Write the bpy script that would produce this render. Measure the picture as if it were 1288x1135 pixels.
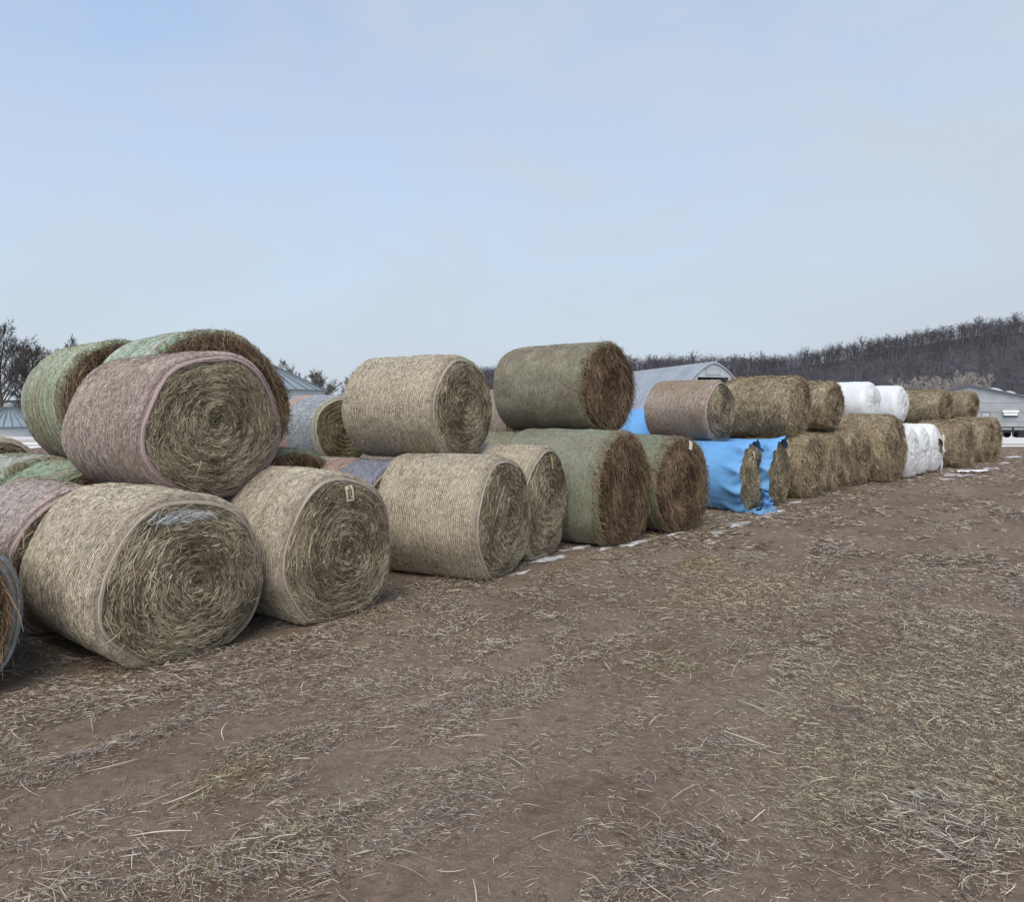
import bpy, math, random
import numpy as np
from math import radians, sin, cos, pi

sc = bpy.context.scene
for o in list(bpy.data.objects):
    bpy.data.objects.remove(o)
col = sc.collection
C3 = lambda *a: np.array(a, float)

# ------------------------------------------------------------------ camera
CAM_H = 1.7
cam = bpy.data.cameras.new('camera')
co = bpy.data.objects.new('camera', cam)
col.objects.link(co)
co.location = (0, 0, CAM_H)
co.rotation_euler = (radians(90 - 3.415), 0, 0)
cam.sensor_fit = 'HORIZONTAL'
cam.sensor_width = 36
cam.lens = 930 / 1288 * 36
cam.clip_start = 0.05
cam.clip_end = 4000
sc.camera = co

# ------------------------------------------------------------------ world, sun, exposure
sc.view_settings.view_transform = 'Standard'
sc.view_settings.look = 'None'
sc.view_settings.gamma = 1
sc.view_settings.use_curve_mapping = False
sc.view_settings.exposure = 0.0
SUN_EL, SUN_AZ = 50, 195          # azimuth clockwise from +Y
w = bpy.data.worlds.new('World')
sc.world = w
w.use_nodes = True
nt = w.node_tree
bg = nt.nodes['Background']
sky = nt.nodes.new('ShaderNodeTexSky')
sky.sky_type = 'NISHITA'
sky.sun_disc = False
sky.sun_elevation = radians(SUN_EL)
sky.sun_rotation = radians(SUN_AZ)
sky.air_density = 1.0
sky.dust_density = 1.5
tc = nt.nodes.new('ShaderNodeTexCoord')
mp = nt.nodes.new('ShaderNodeMapping')
mp.inputs['Scale'].default_value = (1.0, 1.0, 2.6)
mp.inputs['Rotation'].default_value = (0.2, 0.35, 0.6)
n1 = nt.nodes.new('ShaderNodeTexNoise')
n1.inputs['Scale'].default_value = 2.7
n1.inputs['Detail'].default_value = 7
n1.inputs['Roughness'].default_value = 0.55
n1.inputs['Distortion'].default_value = 0.5
r1 = nt.nodes.new('ShaderNodeValToRGB')
r1.color_ramp.elements[0].position = 0.36
r1.color_ramp.elements[0].color = (0, 0, 0, 1)
r1.color_ramp.elements[1].position = 0.66
r1.color_ramp.elements[1].color = (1, 1, 1, 1)
# thin high overcast: thickest low down, thinner towards the zenith
sep = nt.nodes.new('ShaderNodeSeparateXYZ')
mr = nt.nodes.new('ShaderNodeMapRange')
mr.inputs['From Min'].default_value = 0.0
mr.inputs['From Max'].default_value = 0.62
mr.inputs['To Min'].default_value = 0.0
mr.inputs['To Max'].default_value = 0.40
dx = nt.nodes.new('ShaderNodeMath'); dx.operation = 'MULTIPLY_ADD'
dx.inputs[1].default_value = -1.0; dx.inputs[2].default_value = 0.45
ma = nt.nodes.new('ShaderNodeMath'); ma.operation = 'MULTIPLY_ADD'
ma.inputs[1].default_value = 1.1
mm = nt.nodes.new('ShaderNodeMath'); mm.operation = 'MULTIPLY'
sub = nt.nodes.new('ShaderNodeMath'); sub.operation = 'SUBTRACT'
sub.inputs[0].default_value = 1.0
sub.use_clamp = True
mix = nt.nodes.new('ShaderNodeMix')
mix.data_type = 'RGBA'
L = nt.links.new
L(tc.outputs['Generated'], mp.inputs['Vector'])
L(mp.outputs['Vector'], n1.inputs['Vector'])
L(n1.outputs['Fac'], r1.inputs['Fac'])
L(tc.outputs['Generated'], sep.inputs[0])
L(sep.outputs['Z'], mr.inputs['Value'])
L(sep.outputs['X'], dx.inputs[0])
L(r1.outputs['Color'], ma.inputs[0]); L(dx.outputs[0], ma.inputs[2])
L(mr.outputs['Result'], mm.inputs[0]); L(ma.outputs[0], mm.inputs[1])
L(mm.outputs[0], sub.inputs[1])
L(sub.outputs[0], mix.inputs['Factor'])
skb = nt.nodes.new('ShaderNodeVectorMath'); skb.operation = 'MULTIPLY'; skb.inputs[1].default_value = (1.75, 2.05, 2.3)
L(sky.outputs['Color'], skb.inputs[0])
L(skb.outputs[0], mix.inputs['A'])
mix.inputs['B'].default_value = (4.85, 5.45, 6.2, 1)
L(mix.outputs['Result'], bg.inputs['Color'])
bg.inputs['Strength'].default_value = 0.12

sl = bpy.data.lights.new('sun', 'SUN')
sl.energy = 2.4
sl.angle = radians(45)
sl.color = (1.0, 0.88, 0.70)
so = bpy.data.objects.new('sun', sl)
col.objects.link(so)
so.location = (0, 0, 30)
so.rotation_euler = (radians(90 - SUN_EL), 0, radians(180 - SUN_AZ))

# ------------------------------------------------------------------ small tools
F = 930.0
RD = C3(cos(radians(47)), sin(radians(47)))          # direction of the bale rows
AD = C3(-RD[1], RD[0])                               # away from the lane, along the bale axes

def tag(o, label=None, cat=None, group=None, kind=None):
    if label: o['label'] = label
    if cat: o['category'] = cat
    if group: o['group'] = group
    if kind: o['kind'] = kind
    return o

def empty(name, loc, rz=0, label=None, cat=None, group=None):
    o = bpy.data.objects.new(name, None)
    o.empty_display_size = 0.3
    col.objects.link(o)
    o.location = loc
    o.rotation_euler = (0, 0, rz)
    return tag(o, label, cat, group)

def _h(ix, iy, iz, seed):
    n = (ix * 374761393 + iy * 668265263 + iz * 2147483647 + seed * 1274126177) & 0xFFFFFFFF
    n = ((n ^ (n >> 13)) * 1274126177) & 0xFFFFFFFF
    n = ((n ^ (n >> 16)) * 2246822519) & 0xFFFFFFFF
    return ((n ^ (n >> 15)) & 0xFFFF) / 65535.0

def vn(x, y, z=0.0, seed=0):
    """value noise, 0..1"""
    x, y, z = np.broadcast_arrays(np.asarray(x, float), np.asarray(y, float), np.asarray(z, float))
    xi, yi, zi = np.floor(x).astype(np.int64), np.floor(y).astype(np.int64), np.floor(z).astype(np.int64)
    fx, fy, fz = x - xi, y - yi, z - zi
    fx, fy, fz = [f * f * (3 - 2 * f) for f in (fx, fy, fz)]
    r = 0
    for a in (0, 1):
        for b in (0, 1):
            for c in (0, 1):
                r = r + _h(xi + a, yi + b, zi + c, seed) * (fx if a else 1 - fx) * (fy if b else 1 - fy) * (fz if c else 1 - fz)
    return r

def fbm(x, y, z=0.0, seed=0, o=4):
    r, amp, t = 0, 1.0, 0
    for k in range(o):
        f = 2.0 ** k
        r = r + amp * vn(x * f, y * f, np.asarray(z) * f, seed + 17 * k)
        t += amp
        amp *= 0.5
    return r / t

def sst(x, a, b):
    t = np.clip((x - a) / (b - a), 0, 1)
    return t * t * (3 - 2 * t)

class MB:
    """collects arrays of quads; every vertex has a colour and a uv"""
    def __init__(s):
        s.v, s.f, s.m, s.c, s.u, s.n, s.sm = [], [], [], [], [], 0, []
    def add(s, v, f, mat=0, c=(0.5, 0.5, 0.5), uv=None, smooth=True):
        v = np.asarray(v, float).reshape(-1, 3)
        f = np.asarray(f, np.int64).reshape(-1, 4)
        c = np.broadcast_to(np.asarray(c, float), (len(v), 3))
        uv = np.zeros((len(v), 2)) if uv is None else np.asarray(uv, float).reshape(-1, 2)
        s.v.append(v); s.f.append(f + s.n); s.m.append(np.full(len(f), mat)); s.c.append(c); s.u.append(uv)
        s.sm.append(np.full(len(f), smooth))
        s.n += len(v)
    def grid(s, P, mat=0, c=(0.5, 0.5, 0.5), uv=None, wrap=False, smooth=True):
        """P (nu, nv, 3); wrap closes the second axis"""
        nu, nv = P.shape[:2]
        i = np.arange(nu - 1)[:, None]
        j = np.arange(nv if wrap else nv - 1)[None]
        j2 = (j + 1) % nv
        f = np.stack([i * nv + j, i * nv + j2, (i + 1) * nv + j2, (i + 1) * nv + j], -1)
        if not isinstance(c, tuple): c = np.asarray(c).reshape(-1, 3)
        s.add(P, f, mat, c, uv, smooth)
    def box(s, c, d, mat=0, col=(0.5, 0.5, 0.5), rz=0):
        x, y, z = [k / 2 for k in d]
        v = np.array([(a * x, b * y, e * z) for a in (-1, 1) for b in (-1, 1) for e in (-1, 1)])
        R = np.array([(cos(rz), -sin(rz), 0), (sin(rz), cos(rz), 0), (0, 0, 1)])
        v = v @ R.T + np.array(c)
        s.add(v, [(0, 1, 3, 2), (4, 6, 7, 5), (0, 4, 5, 1), (2, 3, 7, 6), (0, 2, 6, 4), (1, 5, 7, 3)], mat, col, None, False)
    def tube(s, p, r, mat=0, col=(0.5, 0.5, 0.5), n=6):
        p = np.asarray(p, float); r = np.broadcast_to(np.asarray(r, float), (len(p),))
        t = np.gradient(p, axis=0); t /= np.linalg.norm(t, axis=1)[:, None] + 1e-9
        up = np.where(np.abs(t[:, 2:3]) > 0.9, C3(1, 0, 0), C3(0, 0, 1))
        a = np.cross(t, up); a /= np.linalg.norm(a, axis=1)[:, None]
        b = np.cross(t, a)
        th = np.arange(n) * 2 * pi / n
        P = p[:, None] + r[:, None, None] * (a[:, None] * np.cos(th)[None, :, None] + b[:, None] * np.sin(th)[None, :, None])
        s.grid(P, mat, col, None, True)
    def strands(s, p, t, n, ln, wd, c, rng, curl=0.4, lift=0.25, seg=3, mat=0, flat=0.6, droop=0.0):
        """thin curved straw blades: p start (N,3), t direction, n surface normal"""
        N = len(p)
        if N == 0: return
        ln = np.broadcast_to(ln, (N,)); wd = np.broadcast_to(wd, (N,))
        t = t / (np.linalg.norm(t, axis=1)[:, None] + 1e-9)
        b = np.cross(n, t); b /= np.linalg.norm(b, axis=1)[:, None] + 1e-9
        k = np.linspace(0, 1, seg + 1)[None, :, None]
        cu = rng.normal(0, curl, (N, 1, 1)); li = rng.uniform(-0.05, lift, (N, 1, 1)); hump = rng.uniform(0, lift * 0.5, (N, 1, 1))
        l = ln[:, None, None]
        x = k - 0.5
        P = p[:, None] + l * (t[:, None] * x + b[:, None] * cu * (x * x - 0.1) + n[:, None] * (li * k * k + hump * 4 * k * (1 - k)))
        if droop:
            P[..., 2] -= (l * droop * k * k)[..., 0]
        roll = rng.normal(0, flat, (N, 1, 1))
        wv = b[:, None] * np.cos(roll) + n[:, None] * np.sin(roll)
        wv = wv * wd[:, None, None] * 0.5 * (1 - 0.55 * np.abs(2 * k - 1) ** 2)
        V = np.stack([P - wv, P + wv], 2)            # N, seg+1, 2, 3
        base = np.arange(N)[:, None] * (seg + 1) * 2
        q = np.arange(seg)[None] * 2
        f = np.stack([base + q, base + q + 1, base + q + 3, base + q + 2], -1)
        cc = np.repeat(np.broadcast_to(c, (N, 3)), (seg + 1) * 2, axis=0)
        s.add(V, f, mat, cc)
    def mesh(s, name, mats):
        me = bpy.data.meshes.new(name)
        v = np.concatenate(s.v).astype(np.float32); f = np.concatenate(s.f).astype(np.int32)
        me.vertices.add(len(v)); me.vertices.foreach_set('co', v.ravel())
        me.loops.add(f.size); me.loops.foreach_set('vertex_index', f.ravel())
        me.polygons.add(len(f)); me.polygons.foreach_set('loop_start', np.arange(len(f), dtype=np.int32) * 4)
        me.polygons.foreach_set('material_index', np.concatenate(s.m).astype(np.int32))
        me.polygons.foreach_set('use_smooth', np.concatenate(s.sm).astype(bool))
        me.update(calc_edges=True)
        a = me.attributes.new('Col', 'FLOAT_COLOR', 'POINT')
        c = np.concatenate(s.c); c = np.concatenate([np.clip(c, 0, 1), np.ones((len(c), 1))], 1).astype(np.float32)
        a.data.foreach_set('color', c.ravel())
        u = me.uv_layers.new(name='UVMap')
        u.data.foreach_set('uv', np.concatenate(s.u)[f.ravel()].astype(np.float32).ravel())
        for m in mats: me.materials.append(m)
        me.validate()
        return me
    def build(s, name, mats, parent=None, loc=None, rz=0):
        if not isinstance(mats, (list, tuple)): mats = [mats]
        o = bpy.data.objects.new(name, s.mesh(name, mats))
        col.objects.link(o)
        if parent: o.parent = parent
        if loc is not None:
            o.location = loc; o.rotation_euler = (0, 0, rz)
        return o

# ------------------------------------------------------------------ materials
def mat(name):
    m = bpy.data.materials.new(name); m.use_nodes = True
    n = m.node_tree
    return m, n, n.nodes['Principled BSDF']

def nd(n, t, **k):
    x = n.nodes.new(t)
    for a, b in k.items():
        if a.startswith('i_'): x.inputs[a[2:].replace('_', ' ')].default_value = b
        else: setattr(x, a, b)
    return x

def attr_mat(name, rough=0.9, noise=None, bump=0.0, bscale=(40, 400), spec=0.15, amt=(0.6, 1.35), transl=0.0):
    """colour from the mesh, broken up by stretched procedural noise"""
    m, n, b = mat(name)
    at = nd(n, 'ShaderNodeAttribute', attribute_name='Col')
    b.inputs['Roughness'].default_value = rough
    b.inputs['Specular IOR Level'].default_value = spec
    if noise:
        uv = nd(n, 'ShaderNodeUVMap')
        mpn = nd(n, 'ShaderNodeMapping'); mpn.inputs['Scale'].default_value = (noise[0], noise[1], 1)
        nz = nd(n, 'ShaderNodeTexNoise', i_Scale=1.0, i_Detail=4.0, i_Roughness=0.65, i_Distortion=0.6)
        rg = nd(n, 'ShaderNodeMapRange', i_From_Min=0.3, i_From_Max=0.7, i_To_Min=amt[0], i_To_Max=amt[1])
        mu = nd(n, 'ShaderNodeVectorMath', operation='SCALE')
        n.links.new(uv.outputs[0], mpn.inputs['Vector']); n.links.new(mpn.outputs[0], nz.inputs['Vector'])
        n.links.new(nz.outputs['Fac'], rg.inputs['Value'])
        n.links.new(at.outputs['Color'], mu.inputs[0]); n.links.new(rg.outputs[0], mu.inputs['Scale'])
        n.links.new(mu.outputs[0], b.inputs['Base Color'])
        if bump:
            bp = nd(n, 'ShaderNodeBump', i_Strength=bump, i_Distance=0.012)
            n.links.new(nz.outputs['Fac'], bp.inputs['Height']); n.links.new(bp.outputs[0], b.inputs['Normal'])
    else:
        n.links.new(at.outputs['Color'], b.inputs['Base Color'])
    return m

M_hay = attr_mat('hay', 0.95, (28, 190), 0.8)
M_straw = attr_mat('straw', 0.75, None, spec=0.2)
M_net = attr_mat('netted hay', 0.85, (45, 110), 0.6, amt=(0.6, 1.3))
M_thread = attr_mat('net thread', 0.55, None, spec=0.3)
M_bark = attr_mat('bark', 0.95)
M_tag = attr_mat('tag card', 0.8)

def film_mat(name, c, rough, bump):
    m, n, b = mat(name)
    g = nd(n, 'ShaderNodeTexCoord')
    mpn = nd(n, 'ShaderNodeMapping'); mpn.inputs['Scale'].default_value = (2.5, 2.5, 9)
    nz = nd(n, 'ShaderNodeTexNoise', i_Scale=2.5, i_Detail=5.0, i_Roughness=0.6, i_Distortion=1.2)
    n2 = nd(n, 'ShaderNodeTexNoise', i_Scale=3.0, i_Detail=6.0)
    rg = nd(n, 'ShaderNodeValToRGB')
    rg.color_ramp.elements[0].position = 0.3; rg.color_ramp.elements[0].color = tuple(k * 0.86 for k in c) + (1,)
    rg.color_ramp.elements[1].position = 0.62; rg.color_ramp.elements[1].color = c + (1,)
    bp = nd(n, 'ShaderNodeBump', i_Strength=bump, i_Distance=0.03)
    l = n.links.new
    l(g.outputs['Object'], mpn.inputs[0]); l(mpn.outputs[0], nz.inputs['Vector']); l(g.outputs['Object'], n2.inputs['Vector'])
    l(n2.outputs['Fac'], rg.inputs[0]); l(rg.outputs[0], b.inputs['Base Color'])
    l(nz.outputs['Fac'], bp.inputs['Height']); l(bp.outputs[0], b.inputs['Normal'])
    b.inputs['Roughness'].default_value = rough
    b.inputs['Specular IOR Level'].default_value = 0.35
    return m
M_white = film_mat('white film', (0.76, 0.78, 0.80), 0.32, 0.5)
M_blue = film_mat('blue wrap', (0.15, 0.38, 0.72), 0.55, 0.35)

# ------------------------------------------------------------------ ground
def gz(x, y):
    """height of the ground"""
    x = np.asarray(x, float); y = np.asarray(y, float)
    t = x * RD[0] + y * RD[1]; s = x * AD[0] + y * AD[1]
    d = np.hypot(x, y)
    near = 1 - sst(d, 25, 60)
    rut = 0
    for s0, wd, dp in ((3.2, .28, .025), (1.3, .33, .035), (-.7, .3, .02), (-2.4, .4, .03)):
        ss = s + 0.5 * (vn(t * .25, 3.3, 0, 5) - .5)
        rut = rut - dp * np.exp(-((ss - s0) / wd) ** 2) + dp * .5 * np.exp(-((np.abs(ss - s0) - wd * 1.5) / (wd * .5)) ** 2)
    z = rut * (.5 + vn(t * .6, s * .6, 0, 9)) + 0.05 * (fbm(t * .5, s * .9, 0, 1) - .5) + 0.028 * (fbm(x * 3.2, y * 3.2, 0, 2) - .5) + 0.012 * (vn(x * 14, y * 14, 0, 3) - .5)
    lane = 1 - sst(s, 4.3, 4.9) * (1 - .35)
    z = z * near * lane
    z = z - 1.8 * sst(y, 30, 95) + 0.15 * (vn(x * .03, y * .03, 0, 4) - .5) * sst(y, 40, 80)
    # far hill
    return z

def axis(lim, fine, h0, grow):
    a = [0.0]; h = h0
    while a[-1] < lim:
        if a[-1] > fine: h *= grow
        a.append(a[-1] + h)
    return np.array(a)
ax = axis(900, 4.5, 0.03, 1.035)
xs = np.concatenate([-ax[:0:-1], ax])
ys = np.concatenate([-axis(80, 0, 0.3, 1.15)[:0:-1], [0], [1.0], 1.6 + axis(1500, 6.5, 0.03, 1.025)])
X, Y = np.meshgrid(xs, ys, indexing='ij')
Z = gz(X, Y)
g = MB()
g.grid(np.stack([X, Y, Z], -1)[:, ::-1])
m, n, b = mat('dirt')
l = n.links.new
tcn = nd(n, 'ShaderNodeTexCoord')
rot = nd(n, 'ShaderNodeMapping'); rot.inputs['Rotation'].default_value = (0, 0, radians(-47))
l(tcn.outputs['Object'], rot.inputs[0])
st = nd(n, 'ShaderNodeMapping'); st.inputs['Scale'].default_value = (0.55, 1.0, 1)
l(rot.outputs[0], st.inputs[0])
na = nd(n, 'ShaderNodeTexNoise', i_Scale=0.9, i_Detail=6.0, i_Roughness=0.6)
nb = nd(n, 'ShaderNodeTexNoise', i_Scale=16.0, i_Detail=7.0, i_Roughness=0.65)
ncx = nd(n, 'ShaderNodeTexNoise', i_Scale=1.3, i_Detail=8.0, i_Roughness=0.68, i_Distortion=0.4)
for q in (na, ncx): l(st.outputs[0], q.inputs['Vector'])
l(tcn.outputs['Object'], nb.inputs['Vector'])
ra = nd(n, 'ShaderNodeValToRGB')
e = ra.color_ramp.elements
e[0].position = 0.3; e[0].color = (0.145, 0.103, 0.075, 1)
e[1].position = 0.7; e[1].color = (0.235, 0.178, 0.138, 1)
l(na.outputs['Fac'], ra.inputs[0])
mb_ = nd(n, 'ShaderNodeMapRange', i_From_Min=0.3, i_From_Max=0.7, i_To_Min=0.72, i_To_Max=1.25)
l(nb.outputs['Fac'], mb_.inputs['Value'])
sc1 = nd(n, 'ShaderNodeVectorMath', operation='SCALE'); l(ra.outputs[0], sc1.inputs[0]); l(mb_.outputs[0], sc1.inputs['Scale'])
# trodden-in chaff that tints the soil
rc = nd(n, 'ShaderNodeMapRange', i_From_Min=0.47, i_From_Max=0.68, i_To_Min=0.0, i_To_Max=0.62)
l(ncx.outputs['Fac'], rc.inputs['Value'])
nf = nd(n, 'ShaderNodeTexNoise', i_Scale=110.0, i_Detail=4.0, i_Roughness=0.7)
l(tcn.outputs['Object'], nf.inputs['Vector'])
rf = nd(n, 'ShaderNodeValToRGB')
e = rf.color_ramp.elements
e[0].position = 0.38; e[0].color = (0.10, 0.078, 0.06, 1)
e[1].position = 0.62; e[1].color = (0.36, 0.31, 0.24, 1)
l(nf.outputs['Fac'], rf.inputs[0])
mx = nd(n, 'ShaderNodeMix', data_type='RGBA')
l(rc.outputs[0], mx.inputs['Factor']); l(sc1.outputs[0], mx.inputs['A']); l(rf.outputs[0], mx.inputs['B'])
l(mx.outputs['Result'], b.inputs['Base Color'])
b.inputs['Roughness'].default_value = 0.95
b.inputs['Specular IOR Level'].default_value = 0.15
bp = nd(n, 'ShaderNodeBump', i_Strength=0.9, i_Distance=0.03)
l(nb.outputs['Fac'], bp.inputs['Height']); l(bp.outputs[0], b.inputs['Normal'])
M_dirt = m
tag(g.build('ground', M_dirt), kind='structure')

def pix(px, py, z=0.0):
    """ground point seen at a pixel of the photograph (used to read off real positions)"""
    P = radians(3.415)
    u = (px - 644) / F; v = (567.5 - py) / F
    dy = cos(P) + v * sin(P); dz = -sin(P) + v * cos(P)
    k = (z - CAM_H) / dz
    return u * k, dy * k

# ------------------------------------------------------------------ hay bales
PAL = {
    # hay on the end face (dark, light), hay under the net (dark, light), thread, rim
    'tan':   dict(face=((.13, .10, .065), (.64, .56, .405)), side=((.20, .165, .115), (.72, .64, .49)), thread=(.66, .60, .50), rim=(.46, .395, .33)),
    'pink':  dict(face=((.13, .10, .065), (.62, .545, .395)), side=((.155, .12, .095), (.51, .435, .365)), thread=(.50, .43, .385), rim=(.48, .37, .36)),
    'green': dict(face=((.07, .045, .028), (.36, .26, .17)), side=((.12, .105, .07), (.43, .40, .30)), thread=(.31, .345, .27), rim=(.22, .30, .2)),
    'bluegrey': dict(face=((.12, .10, .055), (.40, .35, .21)), side=((.23, .24, .25), (.47, .50, .52)), thread=(.50, .56, .64), rim=(.55, .50, .36)),
    'loose': dict(face=((.14, .105, .07), (.60, .50, .35)), side=((.17, .13, .08), (.66, .56, .39)), thread=(.4, .34, .24), rim=(.4, .34, .24)),
    'brown': dict(face=((.09, .055, .032), (.42, .30, .185)), side=((.16, .12, .08), (.33, .26, .18)), thread=(.30, .36, .42), rim=(.30, .36, .42)),
}

class Bale:
    def __init__(s, D, Ln, seed, flat=0.5, a=1.03, egg=0.0, rnd=0.035, rough=0.012, bulge=0.05):
        s.D, s.L, s.seed = D, Ln, seed
        s.flat = flat
        s.b = D / (2 - 0.2 * flat); s.a = D / 2 * a
        s.rnd, s.rough, s.bulge = rnd, rough, bulge
        r = np.random.default_rng(seed)
        s.ph = r.uniform(0, 2 * pi, 6); s.rng = r
        s.am = r.uniform(.008, .022, 4); s.am[0] += egg
        s.cx = r.normal(0, .04); s.cz = r.normal(0, .04); s.nr = r.uniform(6, 11); s.bw = r.uniform(.25, .6)
        s.zc = s.b * (1 - 0.2 * flat) if flat else s.b
    def side(s, th, y, off=0.0):
        k = 1 + s.am[0] * np.sin(2 * th + s.ph[0]) + s.am[1] * np.sin(3 * th + s.ph[1]) + s.am[2] * np.sin(5 * th + s.ph[2])
        k = k + s.rough * 2 * (fbm(np.cos(th) * 3, np.sin(th) * 3, y * 4, s.seed, 3) - .5)
        k = k + .012 * np.sin(pi * np.clip(y / s.L, 0, 1))
        e = np.minimum(y, s.L - y)
        q = np.clip(1 - e / (s.rnd * 2), 0, 1)
        k = k - s.rnd / (s.D / 2) * (1 - np.sqrt(np.clip(1 - q * q, 0, 1)))
        x = (s.a * k + off) * np.cos(th); z = (s.b * k + off) * np.sin(th)
        if s.flat:
            lim = -0.8 * s.b
            d = np.minimum(z - lim, 0)
            z = z - d + lim * 0 + d * (1 - s.flat) * 1.0 - 0
        z = z - (s.zmin())
        return np.stack([x, y + 0 * x, np.maximum(z, 0.004 + off)], -1)
    def zmin(s):
        return -0.8 * s.b - 0.2 * s.b * (1 - s.flat) if s.flat else -s.b
    def face(s, rho, th, off=0.0, back=False):
        E = s.side(th, np.zeros_like(th) + (s.L if back else 0.0))
        cz = -s.zmin() + s.cz
        c = np.stack([s.cx + 0 * th, 0 * th, cz + 0 * th], -1)
        w_ = rho[..., None]
        p = c + w_ * (E - c)
        wav = s.rough * .7 * np.sin(2 * pi * (rho * s.nr + th / (2 * pi)) + 5 * vn(np.cos(th) * 2 + 5, np.sin(th) * 2, rho * 3, s.seed + 3))
        nz = s.rough * 5 * (fbm(p[..., 0] * 4, p[..., 2] * 4, 0, s.seed + 5, 4) - .5) * np.clip((1 - rho) * 6, 0, 1)
        dome = s.bulge * (1 - rho ** 3) - 0.035 * np.exp(-(rho / .12) ** 2)
        d = dome + (wav * (1 - rho ** 6) + nz) + off
        p[..., 1] = (s.L + d) if back else -d
        return p
    def nrm(s, fn, a, b, da, db, flip=1):
        p = fn(a, b); u = fn(a + da, b) - p; v = fn(a, b + db) - p
        n = np.cross(u, v); n /= np.linalg.norm(n, axis=-1)[..., None] + 1e-9
        u /= np.linalg.norm(u, axis=-1)[..., None] + 1e-9
        v /= np.linalg.norm(v, axis=-1)[..., None] + 1e-9
        return p, n * flip, u, v

def pick(pal, f, rng, N, jit=0.10, f_noise=None):
    a, b_ = C3(*pal[0]), C3(*pal[1])
    k = np.clip(f, 0, 1)[:, None]
    c = a + (b_ - a) * k
    return np.clip(c * (1 + rng.normal(0, jit, (N, 1))) * (1 + rng.normal(0, 0.03, (N, 3))), 0.01, .9)

def side_tint(B, th, y, style, c, side_extra):
    """true colours of the wrap and hay: stripes in the net, faded or soiled patches"""
    if side_extra:
        for kind, *a in side_extra:
            if kind == 'stripe':           # y0, y1, colour, strength
                y0, y1, sc_, k = a
                wgt = (sst(y, y0 - .015, y0 + .015) * (1 - sst(y, y1 - .015, y1 + .015)) * k)[..., None]
                c = c * (1 - wgt) + C3(*sc_) * wgt
            if kind == 'patch':            # noise scale, lo, hi, colour, strength, seed
                fs, lo, hi, sc_, k, sd = a
                q = sst(fbm(np.cos(th) * fs, np.sin(th) * fs, y * fs, sd, 4), lo, hi)
                wgt = (q * k)[..., None]
                c = c * (1 - wgt) + C3(*sc_) * wgt
            if kind == 'streak':           # threads of another colour running round the roll
                fs, lo, hi, sc_, k, sd = a
                q = sst(fbm(np.cos(th) * 1.2 + y * 3, np.sin(th) * 1.2, y * fs, sd, 4), lo, hi)
                wgt = (q * k)[..., None]
                c = c * (1 - wgt) + C3(*sc_) * wgt
            if kind == 'top':              # covers the upper side, colour, strength, angle limits
                sc_, k, lo, hi = a
                q = sst(np.sin(th) + .5 * (fbm(np.cos(th) * 2, np.sin(th) * 2, y * 2, B.seed + 8, 3) - .5), lo, hi)
                wgt = (q * k)[..., None]
                c = c * (1 - wgt) + C3(*sc_) * wgt
    return c

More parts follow.
